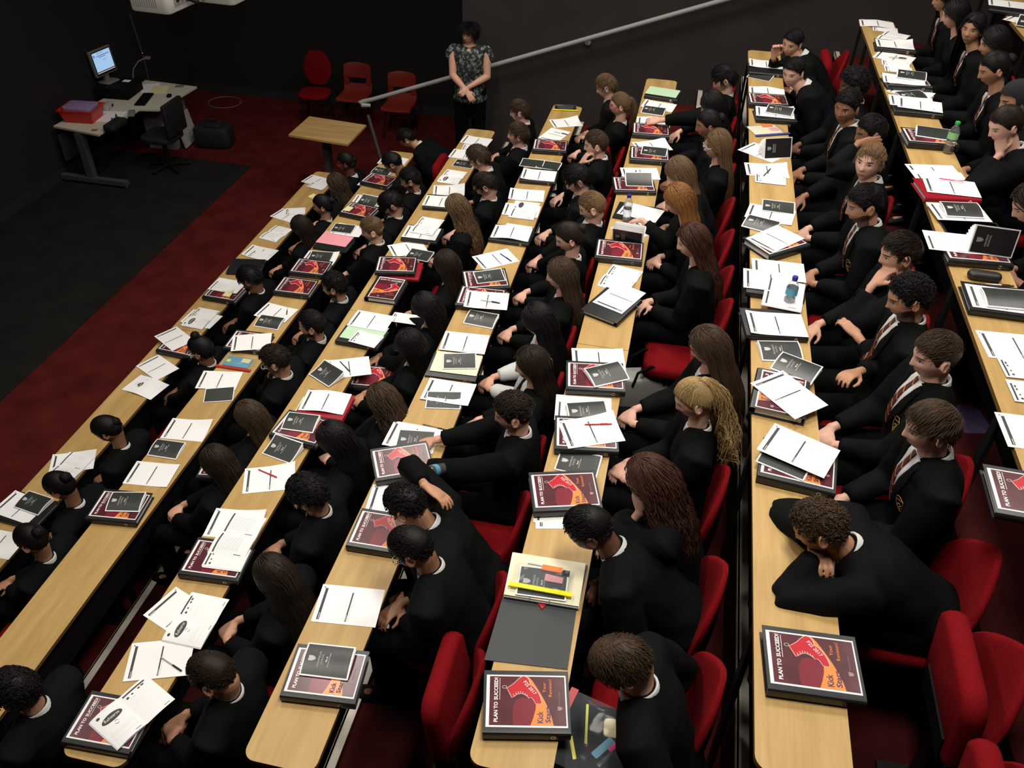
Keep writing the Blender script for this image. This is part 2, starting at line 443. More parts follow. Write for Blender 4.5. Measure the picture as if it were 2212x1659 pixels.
# ---------------------------------------------------------------- seats
def seat_back_mesh():
    "padded back, wider than tall at the bottom, arched top, curved round the sitter; faces +x"
    mb = MB(); n = 20; rows = 14
    def prof(t):   # half width at height t 0..1
        return .228 * (1 - max(0, (t - .40) / .60) ** 2.1 * .84) * (1 - .15 * max(0, (.25 - t) / .25) ** 2)
    rings = []
    H = .455
    for i in range(rows + 1):
        t = i / rows; w = prof(t); z = .43 + H * t
        x0 = -.045 * t - .01
        th = .032 * math.sin(PI * min(1, max(.06, t * .94 + .03))) ** .35
        ring = []
        for j in range(n):
            a = 2 * PI * j / n
            y = math.cos(a) * w; s = math.sin(a)
            curve = .055 * (y / .22) ** 2
            ring.append(Vector((x0 + curve + (th if s > 0 else -th * .7) * abs(s) ** .45, y, z)))
        rings.append(ring)
    mb.loft(rings, 'seat_red'); return mb
def shell_mesh():
    mb = MB(); rings = []
    for i in range(11):
        t = i / 10; q = math.sqrt(max(.0004, 1 - t ** 3)); w = .15 * q; z = .40 + .30 * t
        rings.append([Vector((-.030 - .030 * t + .05 * (math.cos(2 * PI * j / 16) * w / .22) ** 2 + .022 * q * math.sin(2 * PI * j / 16), math.cos(2 * PI * j / 16) * w, z)) for j in range(16)])
    mb.loft(rings, 'plastic_black'); return mb
SEATP = {}
m_ = seat_back_mesh(); SEATP['backrest'] = m_.mesh('backrest', ang=60)
m_ = shell_mesh(); SEATP['back_shell'] = m_.mesh('back_shell')
m_ = MB(); m_.rbox((.20, 0, .425), (.42, .44, .085), .09, 'seat_red', 6, vr=.030); SEATP['seat_pad'] = m_.mesh('seat_pad', ang=60)
m_ = MB(); m_.box((.06, 0, .385), (.12, .30, .02), 'plastic_black')
m_.box((.0, .2, .44), (.12, .025, .10), 'plastic_black'); m_.box((.0, -.2, .44), (.12, .025, .10), 'plastic_black'); SEATP['hinge_frame'] = m_.mesh('hinge_frame')
m_ = MB(); m_.box((.03, 0, .19), (.06, .08, .38), 'metal_black'); m_.box((.06, 0, .012), (.24, .10, .022), 'metal_black'); SEATP['pedestal'] = m_.mesh('pedestal', smooth=False)
# ---------------------------------------------------------------- front of the hall
# handrail on the side wall
r = empty('handrail', (1.08, 7.08, 0))
rb = MB(); sl = Vector((5.19 - 1.08, 0, 2.63 - 1.13)).normalized()
P0 = Vector((0, 0, 1.11)); P1 = P0 + sl * 9.0
rb.tube([P0 + Vector((.10, -.0, -.03)), P0 + Vector((.0, -.035, -.025)), P0 + Vector((-.035, -.01, -.005)), P0 + Vector((.02, .0, .015)), P0 + sl * .15, P1], [.024, .028, .028, .028, .0265, .0265], 'rail_paint', 14)
rb.build('rail', r)
pb = MB(); pb.tube([(.03, 0, 1.08), (.06, -.0, .93)], .007, 'chrome', 8); pb.tube([(.055, 0, .95), (.31, -.10, .01)], .022, 'metal_grey', 10); pb.box((.31, -.10, .006), (.12, .1, .012), 'metal_grey')
pb.build('post', r)
for i, d_ in enumerate((2.93, 5.1, 7.3)):
    q = P0 + sl * d_
    b = MB(); b.lathe([(.034, 0), (.034, .01), (.03, .014)], 'rail_paint', 16, (q.x, .105, q.z - .07), Matrix.Rotation(PI / 2, 3, 'X')); b.tube([(q.x, .1, q.z - .07), (q.x, .03, q.z - .07), (q.x, 0, q.z - .02)], .008, 'rail_paint', 8)
    b.build('wall_bracket', r)
tag(r, 'long grey tubular handrail sloping up along the brown side wall', 'handrail')

# lectern table
l = empty('lectern_table', (.83, 6.52, 0))
t = MB(); a, b_, c_, d_ = [at(u, v, .95) - Vector((.83, 6.52, 0)) for u, v in ((668, 251), (791, 270), (751, 312), (623, 291))]
t.poly([(p.x, p.y) for p in (a, b_, c_, d_)], .925, .95, 'lectern_wood'); t.build('tabletop', l, smooth=False)
t = MB(); t.box((-.06, .03, .48), (.07, .12, .89), 'metal_grey'); t.build('column', l, smooth=False)
t = MB(); t.box((-.06, 0, .03), (.07, .60, .05), 'metal_grey'); t.box((-.06, -.28, .03), (.62, .06, .05), 'metal_grey'); t.box((-.2, .26, .03), (.35, .06, .05), 'metal_grey')
for x, y in ((-.34, -.28), (.22, -.28)): t.ball((x, y, .02), .02, 'metal_grey', 8, 6)
t.build('foot_frame', l, smooth=False)
tag(l, 'small light-wood lectern table on a single dark column', 'table')

# teacher's desk
dx, dy = -2.35, 7.05
td = empty('teacher_desk', (dx, dy, 0))
t = MB(); q = [at(u, v, .73) for u, v in ((115, 272), (212, 291), (300, 236), (342, 237), (425, 187), (300, 171))]
t.poly([(p.x - dx, p.y - dy) for p in q], .705, .73, 'desk_white'); t.build('desktop', td, smooth=False)
for y in (-.88, .72):
    t = MB(); t.box((-.05, y + .02, .37), (.09, .09, .64), 'metal_grey', Matrix.Rotation(.0, 3, 'Y')); t.box((-.01, y + .0, .07), (.94, .08, .06), 'metal_grey')
    for x in (-.44, .42): t.lathe([(.03, -.01), (.035, 0), (.03, .01)], 'plastic_grey', 12, (x, y, .035), Matrix.Rotation(PI / 2, 3, 'X'))
    t.build('leg', td, smooth=False)
t = MB(); t.box((-.42, -.05, .42), (.02, 1.5, .35), 'metal_grey'); t.build('back_panel', td, smooth=False)
tag(td, 'white-topped teacher desk with grey T-shaped legs, far left', 'desk')
def onD(u, v, z=.73): p = at(u, v, z); return p
# red tub
p = onD(168, 268); e = empty('storage_tub', (p.x - .02, p.y + .17, .73), .12)
t = MB()
def trect(w, h, z): return [Vector((sx * w / 2, sy * h / 2, z)) for sx, sy in ((-1, -1), (1, -1), (1, 1), (-1, 1))]
t.loft([trect(.36, .28, .002), trect(.44, .34, .15), trect(.47, .37, .15), trect(.47, .37, .165), trect(.43, .33, .165), trect(.40, .30, .13)], 'tub_red'); t.build('tub', e, smooth=False)
tag(e, 'bright red plastic tub on the near end of the teacher desk', 'tub')
e = MB(); e.rbox((0, 0, .0), (.38, .28, .05), .05, 'lilac_stuff'); o = e.build('cloth_bundle', None, (p.x - .02, p.y + .17, .73 + .165), .12)
tag(o, 'lilac grey cloth bundle heaped in the red tub', 'cloth')
# computer case lying flat, monitor on it
p = onD(262, 218); e = empty('computer_case', (p.x - .16, p.y + .24, .73), .08)
t = MB(); t.rbox((0, 0, .075), (.46, .44, .14), .012, 'plastic_black', 3); t.build('case', e)
t = MB(); t.box((.08, .10, .1455), (.10, .08, .002), 'paper'); t.build('sticky_label', e, smooth=False)
tag(e, 'flat black computer case under the glowing monitor', 'computer'); cz = e.location.copy()
mon = empty('monitor', (cz.x - .14, cz.y + .02, .73 + .146), -.15)
t = MB(); t.rbox((0, 0, .008), (.20, .24, .015), .04, 'plastic_grey'); t.box((-.03, 0, .07), (.04, .07, .12), 'plastic_grey'); t.build('stand', mon)
MT = Matrix.Rotation(-.10, 3, 'Y')
t = MB(); t.rbox(MT @ Vector((0, 0, .27)), (.045, .385, .33), .006, 'plastic_grey', 3, MT); t.build('casing', mon)
t = MB(); t.box(MT @ Vector((.0235, 0, .27)), (.003, .355, .30), 'plastic_black', MT); t.build('bezel', mon, smooth=False)
sc = MB(); sc.box(MT @ Vector((.0255, 0, .275)), (.002, .325, .262), 'screen_glow', MT)
sc.box(MT @ Vector((.027, 0, .16)), (.0015, .325, .014), 'screen_maroon', MT); sc.box(MT @ Vector((.027, 0, .149)), (.0015, .325, .008), 'screen_white', MT)
for y, z, w, h in ((-.02, .385, .12, .006), (.02, .355, .23, .010), (.0, .335, .12, .009), (.02, .295, .06, .006), (-.14, .365, .022, .032)): sc.box(MT @ Vector((.027, y, z)), (.0015, w, h), 'screen_ink', MT)
s_ = sc.build('screen', mon, smooth=False); s_['label'] = 'lit pale blue screen showing a slide'
tag(mon, 'grey monitor with pale blue slide glowing on the teacher desk', 'monitor')
# visualiser arm, mic, keyboard, mouse, phone, papers, sweets
p = onD(278, 185); e = empty('document_camera', (p.x, p.y + .12, .73))
t = MB(); t.rbox((0, 0, .015), (.22, .28, .03), .03, 'plastic_black'); t.build('base', e)
t = MB(); t.tube([(0, 0, .03), (.02, .05, .18), (.08, .12, .27), (.16, .18, .30)], .008, 'plastic_grey', 8); t.box((.18, .2, .30), (.07, .05, .03), 'plastic_grey'); t.build('arm', e)
tag(e, 'document camera with bent grey arm behind the monitor', 'camera')
p = onD(272, 172); e = empty('microphone_stand', (max(p.x - .22, XL + .17), p.y + .35, 0))
t = MB(); t.tube([(0, 0, .02), (0, 0, 1.0), (-.03, -.03, 1.55)], .008, 'metal_grey', 8); t.lathe([(.13, 0), (.12, .02)], 'metal_grey', 16); t.build('stand', e)
t = MB(); t.ball((0, 0, 1.0), .02, 'chrome', 8, 6); t.build('clamp', e)
tag(e, 'thin dark microphone stand rising behind the monitor', 'stand')
p = onD(312, 216); t = MB(); t.rbox((0, 0, .012), (.14, .43, .018), .01, 'plastic_black'); 
o = t.build('keyboard', None, (p.x, p.y, .73), .25)
tag(o, 'black keyboard at the front edge of the teacher desk', 'keyboard')
p = onD(366, 209); t = MB(); t.ball((0, 0, .012), (.035, .055, .02), 'plastic_black'); o = t.build('mouse', None, (p.x, p.y, .735), .3); tag(o, 'black computer mouse on the white desk', 'mouse')
p = onD(233, 234); t = MB(); t.rbox((0, 0, .03), (.10, .22, .055), .02, 'plastic_white'); t.lathe([(.018, 0), (.018, .004)], 'plastic_black', 12, (.052, .04, .03), Matrix.Rotation(PI / 2, 3, 'Y')); o = t.build('webcam_speaker', None, (p.x, p.y, .73), .2); tag(o, 'small white speaker box beside the red tub', 'speaker')
def flat(name, u, v, w, h, m, rz, lab, cat, z=.731, t_=.002):
    p = at(u, v, z); b = MB(); b.box((0, 0, t_ / 2), (w, h, t_), m); o = b.build(name, None, (p.x, p.y, z), rz, smooth=False); tag(o, lab, cat); return o
flat('paper_sheet', 236, 252, .34, .36, 'paper', .2, 'white papers spread behind the red tub on the teacher desk', 'paper')
flat('paper_sheet', 325, 190, .24, .34, 'paper', .5, 'white paper sheet left of the yellow folder on the teacher desk', 'paper')
flat('folder', 345, 194, .22, .31, 'yellow_note', .35, 'pale yellow folder on the far half of the teacher desk', 'folder', .7335)
flat('photo_card', 388, 186, .12, .10, 'plastic_grey', .3, 'small dark card at the far corner of the teacher desk', 'card')
flat('photo_card', 204, 281, .07, .06, 'pencil_brown', .3, 'small brown card at the near corner of the teacher desk', 'card')
p = onD(285, 247); t = MB(); t.rbox((0, 0, .012), (.08, .20, .024), .01, 'plastic_grey'); o = t.build('stapler', None, (p.x, p.y, .734), .5); tag(o, 'grey stapler on papers at the teacher desk edge', 'stapler')
p = onD(248, 275); e = empty('handbag', (p.x + .02, p.y, .73))
t = MB(); t.rbox((0, 0, .04), (.16, .34, .08), .04, 'bag_black'); t.build('body', e)
t = MB(); t.tube([(.0, -.1, .06), (.02, -.06, .15), (.02, 0, .10), (.0, .06, .15), (0, .1, .06)], .007, 'bag_black', 6); t.build('strap', e)
tag(e, 'black soft handbag slumped on the near edge of the teacher desk', 'handbag')
# cabinet and boards
p = at(368, 325, 0); e = empty('desk_pedestal', (p.x - .12, p.y + .25, 0), .1)
t = MB(); t.box((0, 0, .32), (.40, .5, .62), 'plastic_grey'); t.build('cabinet', e, smooth=False)
for z in (.15, .36, .54):
    t = MB(); t.box((.205, 0, z), (.012, .46, .17), 'plastic_grey'); dr = t.build('drawer', e, smooth=False)
    t = MB(); t.box((.216, 0, z + .05), (.012, .12, .012), 'metal_grey'); t.build('handle', dr, smooth=False)
tag(e, 'pale grey drawer pedestal under the far end of the teacher desk', 'drawers')
p = at(392, 322, 0); e = MB(); e.box((0, 0, .22), (.02, .42, .42), 'plastic_white', Matrix.Rotation(-.18, 3, 'Y')); o = e.build('framed_board', None, (p.x + .02, p.y + .2, 0.005), .1, smooth=False); tag(o, 'white board leaning against the grey drawer pedestal', 'board')
# black bag
p = at(453, 325, 0); e = empty('black_bag', (p.x, p.y + .2, 0), .15)
t = MB(); t.rbox((0, 0, .15), (.52, .34, .29), .09, 'bag_black', 5); t.build('body', e)
t = MB(); t.rbox((.03, -.02, .31), (.24, .20, .05), .05, 'bag_black', 5); t.tube([(-.12, 0, .28), (-.08, 0, .38), (.08, 0, .38), (.12, 0, .28)], .012, 'bag_black', 6); t.build('handle', e)
tag(e, 'black holdall on the red carpet beside the teacher desk', 'bag')
p = at(486, 222, 0); t = MB()
t.tube([(math.cos(2 * PI * i / 24) * .26, math.sin(2 * PI * i / 24) * .24, .008) for i in range(25)] + [(.2, .1, .01)], .005, 'plastic_grey', 6); o = t.build('coiled_cable', None, (p.x, p.y, 0)); tag(o, 'loop of thin cable lying on carpet by far wall', 'cable')
# swivel chair at the teacher desk
p = at(330, 300, .45); e = empty('desk_chair', (p.x + .08, p.y + .1, 0), PI)
t = MB(); t.rbox((0, 0, .46), (.46, .46, .07), .12, 'bag_black'); t.build('seat', e)
t = MB(); t.rbox((0, 0, .74), (.06, .44, .42), .02, 'bag_black', 5); t.build('backrest', e).location.x = -.24
t = MB(); t.lathe([(.03, .06), (.03, .43)], 'metal_black', 12)
for i in range(5): t.tube([(0, 0, .07), (math.cos(i * 1.257) * .28, math.sin(i * 1.257) * .28, .04)], .016, 'metal_black', 6)
t.build('base', e); tag(e, 'black padded office chair pushed in at the teacher desk', 'chair')
# three chairs by far wall
def sled_chair(name, u, v, lab, office):
    p = at(u, v, .45); e = empty(name, (p.x, p.y, 0), -PI / 2 + (.12 if office else .05))
    if office:
        t = MB(); t.rbox((0, 0, .455), (.44, .47, .07), .16, 'seat_red', 6, vr=.03); t.build('seat', e, ang=60)
        t = MB(); rings = []
        for i in range(11):
            q = i / 10; w = .21 * math.sin(PI * (.12 + .80 * q)) ** .6; rings.append([Vector((-.24 - .06 * q + .03 * math.sin(2 * PI * j / 16) * math.sin(PI * (.06 + .88 * q)) ** .5, math.cos(2 * PI * j / 16) * w, .52 + .46 * q)) for j in range(16)])
        t.loft(rings, 'seat_red'); t.build('backrest', e, ang=60)
    else:
        t = MB(); rings = []
        # moulded shell: seat sweeping into back, with a slot
        path = [(.22, .425), (.19, .445), (.05, .44), (-.12, .43), (-.19, .47), (-.215, .55)]
        for x, z in path: rings.append([Vector((x + .0, y * .215, z + .018 * abs(y) ** 3)) for y in (-1, -.7, -.3, 0, .3, .7, 1)] + [Vector((x - .004, y * .215, z - .012)) for y in (1, .7, .3, 0, -.3, -.7, -1)])
        t.loft(rings, 'plastic_red'); t.build('seat', e)
        t = MB(); b = []
        for x, z, w in ((-.225, .63, .205), (-.235, .72, .21), (-.25, .82, .205), (-.262, .845, .18)): b.append([Vector((x + .03 * y * y, y * w, z - .02 * y * y * (z > .8))) for y in (-1, -.7, -.3, 0, .3, .7, 1)] + [Vector((x - .014 + .03 * y * y, y * w, z - .02 * y * y * (z > .8))) for y in (1, .7, .3, 0, -.3, -.7, -1)])
        t.loft(b, 'plastic_red')
        for s in (-1, 1): t.box((-.205, s * .17, .60), (.016, .075, .12), 'plastic_red')
        t.build('backrest', e)
    for sx in (-1, 1):
        for sy in (-1, 1):
            t = MB(); t.tube([(sx * .15, sy * .16, .425), (sx * .20, sy * .205, 0.0)], .012, 'metal_black', 8); t.build('leg', e)
    tag(e, lab, 'chair', 'loose red chairs against the far wall')
sled_chair('stacking_chair', 680, 203, 'red upholstered chair with oval back, left of the loose chairs', True)
sled_chair('plastic_chair', 766, 205, 'red plastic chair with slotted back, middle of the loose chairs', False)
sled_chair('plastic_chair', 862, 226, 'red plastic chair behind the handrail, right of the loose chairs', False)
# ceiling projectors
def projector(p, rz, lab, group):
    e = empty('projector', p, rz)
    t = MB(); t.rbox((0, 0, .075), (.29, .38, .15), .04, 'plastic_white', 5, vr=.015); t.build('casing', e)
    t = MB()
    for i in range(11): t.box((-.10 + .016 * i, -.191, .08), (.005, .004, .085), 'plastic_grey')
    t.build('vent_grille', e, smooth=False)
    t = MB(); t.box((.146, .0, .08), (.006, .25, .09), 'plastic_grey')
    for y in (-.09, -.04, .02, .08): t.box((.150, y, .07), (.008, .025, .02), 'plastic_black')
    t.build('socket_panel', e, smooth=False)
    t = MB(); t.tube([(.15, 0, .06), (.20, .03, .03), (.19, .1, .08), (.14, .13, .2), (.03, .1, .6)], .012, 'plastic_black', 8); t.build('cable', e)
    t = MB(); t.tube([(0, 0, .14), (0, 0, CEIL - p[2])], .025, 'plastic_grey', 12); t.build('ceiling_pole', e)
    tag(e, lab, 'projector', group)
projector((1.68, 2.37, 3.50), -.08, 'white projector hanging at the top edge, nearer and larger one', 'ceiling projectors')
q = at(512, 15, 3.5); projector((q.x - .15, q.y + .20, 3.50), -.08, 'dimmer projector partly hidden behind the nearer projector', 'ceiling projectors')

# ---------------------------------------------------------------- light
def area(name, loc, sx, sy, power, col=(1, .93, .84), rot=(0, 0, 0), spread=180):
    l = bpy.data.lights.new(name, 'AREA'); l.shape = 'RECTANGLE'; l.size = sx; l.size_y = sy; l.energy = power; l.color = col; l.spread = math.radians(spread)
    o = bpy.data.objects.new(name, l); COL.objects.link(o); o.location = loc; o.rotation_euler = rot; return o
for i, (x, y, p_) in enumerate(((2.4, -.9, 60), (2.4, 4.9, 58), (5.3, -.9, 84), (5.4, 4.9, 70), (7.9, 2.2, 50), (2.4, 2.0, 55), (5.4, 2.0, 66))):
    fx = MB(); fx.rbox((0, 0, 0), (.66, 1.26, .05), .03, 'metal_grey', 3)
    e = fx.build('ceiling_light', None, (x, y, 6.44)); tag(e, ['ceiling light panel above the near front rows', 'ceiling light panel above the far front rows', 'ceiling light panel above the near middle rows', 'ceiling light panel above the far middle rows', 'ceiling light panel above the back rows', 'ceiling light panel above the centre front rows', 'ceiling light panel above the centre middle rows'][i], 'light', 'ceiling light panels above the seats')
    area('room_light', (x, y, 6.40), .6, 1.2, p_, spread=150)
for x, y, p_ in ((-.6, 5.6, 19), (-.6, .8, 13)):
    area('stage_light', (x, y, 6.3), .6, 1.0, p_, spread=140)
w = bpy.data.worlds.new('world'); SC.world = w; w.use_nodes = True
w.node_tree.nodes['Background'].inputs[0].default_value = (.03, .03, .032, 1); w.node_tree.nodes['Background'].inputs[1].default_value = .2
# ---------------------------------------------------------------- people
import numpy as np
SKIN = {'pale': (.68, .42, .32), 'fair': (.62, .36, .25), 'tan': (.46, .25, .15), 'brown': (.29, .145, .082), 'dark': (.13, .058, .034)}
def skin_mat(tone, beard):
    name = 'skin_%s%s' % (tone, '_bearded' if beard else '')
    if name in MATS: return name
    m, t, b = nt(name); N, L = t.nodes, t.links; c = SKIN[tone]
    at_ = N.new('ShaderNodeAttribute'); at_.attribute_name = 'hc'
    sx = N.new('ShaderNodeSeparateXYZ'); L.new(at_.outputs['Vector'], sx.inputs[0])
    ab = N.new('ShaderNodeMath'); ab.operation = 'ABSOLUTE'; L.new(sx.outputs['Y'], ab.inputs[0])
    fr = N.new('ShaderNodeMath'); fr.operation = 'GREATER_THAN'; L.new(sx.outputs['X'], fr.inputs[0]); fr.inputs[1].default_value = .05
    fr2 = N.new('ShaderNodeMath'); fr2.operation = 'COMPARE'; L.new(sx.outputs['X'], fr2.inputs[0]); fr2.inputs[1].default_value = .081; fr2.inputs[2].default_value = .031; fr = fr2
    cb = N.new('ShaderNodeCombineXYZ'); L.new(ab.outputs[0], cb.inputs['X']); L.new(sx.outputs['Z'], cb.inputs['Y'])
    s2 = N.new('ShaderNodeSeparateXYZ'); L.new(cb.outputs[0], s2.inputs[0])
    def fm(mask):
        k = N.new('ShaderNodeMath'); k.operation = 'MULTIPLY'; L.new(mask.outputs[0], k.inputs[0]); L.new(fr.outputs[0], k.inputs[1]); return k.outputs[0]
    n = N.new('ShaderNodeTexNoise'); n.inputs['Scale'].default_value = 14; n.inputs['Detail'].default_value = 4
    tc = N.new('ShaderNodeTexCoord'); L.new(tc.outputs['Object'], n.inputs['Vector'])
    col = mixcol(t, n.outputs['Fac'], tuple(x * .88 for x in c), (min(1, c[0] * 1.18), c[1] * 1.06, c[2] * 1.05))
    col = mixcol(t, fm(ellmask(t, s2, [(.0, -.063, .024, .0075)])), col, (c[0] * .75, c[1] * .42, c[2] * .45))       # lips
    col = mixcol(t, fm(rectmask(t, s2, [(0, .02, -.0635, -.0625)])), col, tuple(x * .3 for x in c))
    hairc = (.012, .008, .006) if tone != 'pale' else (.10, .055, .03)
    col = mixcol(t, fm(ellmask(t, s2, [(.033, .0215, .019, .0042)])), col, hairc)      # brows
    col = mixcol(t, fm(ellmask(t, s2, [(.031, .0035, .0150, .0062)])), col, (.02, .012, .01))   # lash line
    col = mixcol(t, fm(ellmask(t, s2, [(.031, .0025, .0130, .0045)])), col, (.50, .47, .44))      # eye white
    col = mixcol(t, fm(ellmask(t, s2, [(.031, .003, .0052, .0052)])), col, (.02, .012, .01))     # iris
    if beard:
        g = N.new('ShaderNodeMath'); g.operation = 'LESS_THAN'; L.new(sx.outputs['Z'], g.inputs[0]); g.inputs[1].default_value = -.030
        h = N.new('ShaderNodeMath'); h.operation = 'GREATER_THAN'; L.new(sx.outputs['Z'], h.inputs[0]); h.inputs[1].default_value = -.135
        i = N.new('ShaderNodeMath'); i.operation = 'GREATER_THAN'; L.new(sx.outputs['X'], i.inputs[0]); i.inputs[1].default_value = -.005
        # jaw line: beard only below a slanted line, and round the mouth
        sl = N.new('ShaderNodeMath'); sl.operation = 'MULTIPLY_ADD'; L.new(sx.outputs['X'], sl.inputs[0]); sl.inputs[1].default_value = .62; L.new(sx.outputs['Z'], sl.inputs[2])
        j = N.new('ShaderNodeMath'); j.operation = 'LESS_THAN'; L.new(sl.outputs[0], j.inputs[0]); j.inputs[1].default_value = -.010
        a = j
        for q in (g, h, i):
            k = N.new('ShaderNodeMath'); k.operation = 'MULTIPLY'; L.new(a.outputs[0], k.inputs[0]); L.new(q.outputs[0], k.inputs[1]); a = k
        inv = N.new('ShaderNodeMath'); inv.operation = 'SUBTRACT'; inv.inputs[0].default_value = 1; L.new(ellmask(t, s2, [(0, -.063, .022, .008)]).outputs[0], inv.inputs[1])
        k = N.new('ShaderNodeMath'); k.operation = 'MULTIPLY'; L.new(a.outputs[0], k.inputs[0]); L.new(inv.outputs[0], k.inputs[1])
        k2 = N.new('ShaderNodeMath'); k2.operation = 'MULTIPLY'; L.new(k.outputs[0], k2.inputs[0]); k2.inputs[1].default_value = .82
        col = mixcol(t, k2.outputs[0], col, (.016, .011, .009))
    L.new(col, b.inputs['Base Color']); b.inputs['Roughness'].default_value = .5; b.inputs['Specular IOR Level'].default_value = .35
    b.inputs['Subsurface Weight'].default_value = .06; b.inputs['Subsurface Radius'].default_value = (.02, .008, .005)
    return name
HAIRC = {'black': (.0048, .0040, .0036), 'dkbrown': (.016, .0095, .0062), 'brown': (.045, .027, .015), 'ltbrown': (.115, .068, .034), 'blonde': (.30, .20, .085), 'ginger': (.20, .085, .026), 'auburn': (.050, .0215, .0125), 'sandy': (.15, .088, .042)}
for hn, hcv in HAIRC.items():
    m, t, b = nt('hair_' + hn); N, L = t.nodes, t.links
    at_ = N.new('ShaderNodeAttribute'); at_.attribute_name = 'lock'
    mr = N.new('ShaderNodeMapRange'); mr.inputs['To Min'].default_value = .65; mr.inputs['To Max'].default_value = 1.4
    L.new(at_.outputs['Fac'], mr.inputs['Value'])
    vm = N.new('ShaderNodeVectorMath'); vm.operation = 'SCALE'; vm.inputs[0].default_value = hcv; L.new(mr.outputs['Result'], vm.inputs['Scale'])
    L.new(vm.outputs['Vector'], b.inputs['Base Color']); b.inputs['Roughness'].default_value = .5; b.inputs['Specular IOR Level'].default_value = .20
    tc = N.new('ShaderNodeTexCoord'); mp = N.new('ShaderNodeMapping'); mp.inputs['Scale'].default_value = (300, 300, 90); L.new(tc.outputs['Object'], mp.inputs['Vector'])
    n = N.new('ShaderNodeTexNoise'); n.inputs['Scale'].default_value = 1; n.inputs['Detail'].default_value = 2; L.new(mp.outputs[0], n.inputs['Vector'])
    bp = N.new('ShaderNodeBump'); bp.inputs['Strength'].default_value = .5; bp.inputs['Distance'].default_value = .002; L.new(n.outputs['Fac'], bp.inputs['Height']); L.new(bp.outputs['Normal'], b.inputs['Normal'])
    mr2 = N.new('ShaderNodeMapRange'); mr2.inputs['From Min'].default_value = .3; mr2.inputs['From Max'].default_value = .7; mr2.inputs['To Min'].default_value = .75; mr2.inputs['To Max'].default_value = 1.3; L.new(n.outputs['Fac'], mr2.inputs['Value'])
    vm2 = N.new('ShaderNodeVectorMath'); vm2.operation = 'SCALE'; L.new(vm.outputs[0], vm2.inputs[0]); L.new(mr2.outputs[0], vm2.inputs['Scale']); L.new(vm2.outputs[0], b.inputs['Base Color'])
mat('hijab_black', (.007, .007, .008), .9)
# striped tie
m, t, b = nt('school_tie'); N, L = t.nodes, t.links
uv = N.new('ShaderNodeUVMap'); uv.uv_map = 'page'; sp = N.new('ShaderNodeSeparateXYZ'); L.new(uv.outputs[0], sp.inputs[0])
a = N.new('ShaderNodeMath'); a.operation = 'MULTIPLY_ADD'; L.new(sp.outputs['X'], a.inputs[0]); a.inputs[1].default_value = .7; L.new(sp.outputs['Y'], a.inputs[2])
c = N.new('ShaderNodeMath'); c.operation = 'PINGPONG'; L.new(a.outputs[0], c.inputs[0]); c.inputs[1].default_value = .021
d = N.new('ShaderNodeMath'); d.operation = 'LESS_THAN'; L.new(c.outputs[0], d.inputs[0]); d.inputs[1].default_value = .0028
L.new(mixcol(t, d.outputs[0], (.075, .008, .013), (.55, .27, .05)), b.inputs['Base Color']); b.inputs['Roughness'].default_value = .6
# blouse of the standing woman
m, t, b = nt('blouse_print'); N, L = t.nodes, t.links
tc = N.new('ShaderNodeTexCoord'); n = N.new('ShaderNodeTexNoise'); n.inputs['Scale'].default_value = 28; n.inputs['Detail'].default_value = 6; n.inputs['Roughness'].default_value = .7
L.new(tc.outputs['Object'], n.inputs['Vector']); r = N.new('ShaderNodeValToRGB'); e_ = r.color_ramp.elements
e_[0].position = .50; e_[0].color = (.008, .013, .013, 1); e_[1].position = .60; e_[1].color = (.22, .26, .25, 1); L.new(n.outputs['Fac'], r.inputs['Fac']); L.new(r.outputs['Color'], b.inputs['Base Color']); b.inputs['Roughness'].default_value = .8

def g(x, s): return math.exp(-(x / s) ** 2)
def head_deform(d, fem=False, beard=False):
    x, y, z = .094 * d.x, .0735 * d.y, .113 * d.z
    if z < 0:
        t = -z / .113; y *= 1 - (.34 if fem else .27) * t ** 1.7
        if x < 0: x *= 1 - .42 * t ** 1.3
        else: x *= 1 + .03 * t
    else:
        if x < 0: x *= 1.09
        x *= 1 + .02 * d.z
    sq = .10 * (1 - abs(d.z)); y *= 1 + sq * (abs(d.x) * abs(d.y))
    if d.x > 0:
        ay = abs(y); fr = min(1, d.x * 1.6)
        x -= .004 * g(z + .005, .05) * fr
        if z < .022 and z > -.045:
            r = (.022 - z) / .054 if z > -.032 else max(0, 1 - (-.032 - z) / .010)
            w = .0075 + .005 * max(0, min(1, (.01 - z) / .04))
            x += (.0225 * min(1, r * 1.05) ** .9) * g(y, w) * fr
        x += .0045 * g(ay - .028, .020) * g(z - .024, .010) * fr + .003 * g(y, .02) * g(z - .028, .012) * fr
        x -= .0085 * g(ay - .031, .0135) * g(z - .004, .011) * fr
        x += .0035 * g(ay - .031, .010) * g(z - .002, .007) * fr
        x += .004 * g(ay - .042, .016) * g(z + .022, .016) * fr
        x += .0065 * g(y, .018) * g(z + .063, .0095) * fr - .003 * g(y, .015) * g(z + .063, .002) * fr - .004 * g(y, .02) * g(z + .079, .006) * fr
        x += (.006 if fem else .009) * g(y, .022) * g(z + .098, .014) * fr
    if beard and z < -.03 and d.x > -.1: x *= 1.03; y *= 1.04; z *= 1.02
    return Vector((x, y, z))
HEADP = {}
def head_mesh(mb, M, fem=False, beard=False, seg=44, rings=34):
    kk = (fem, beard)
    if kk in HEADP: mb.add([M @ v for v in HEADP[kk][0]], HEADP[kk][1]); return
    t_ = MB(); head_parts(t_, Matrix.Identity(4), fem, beard, seg, rings); HEADP[kk] = ([Vector(v) for v in t_.v], t_.f)
    mb.add([M @ v for v in HEADP[kk][0]], HEADP[kk][1])
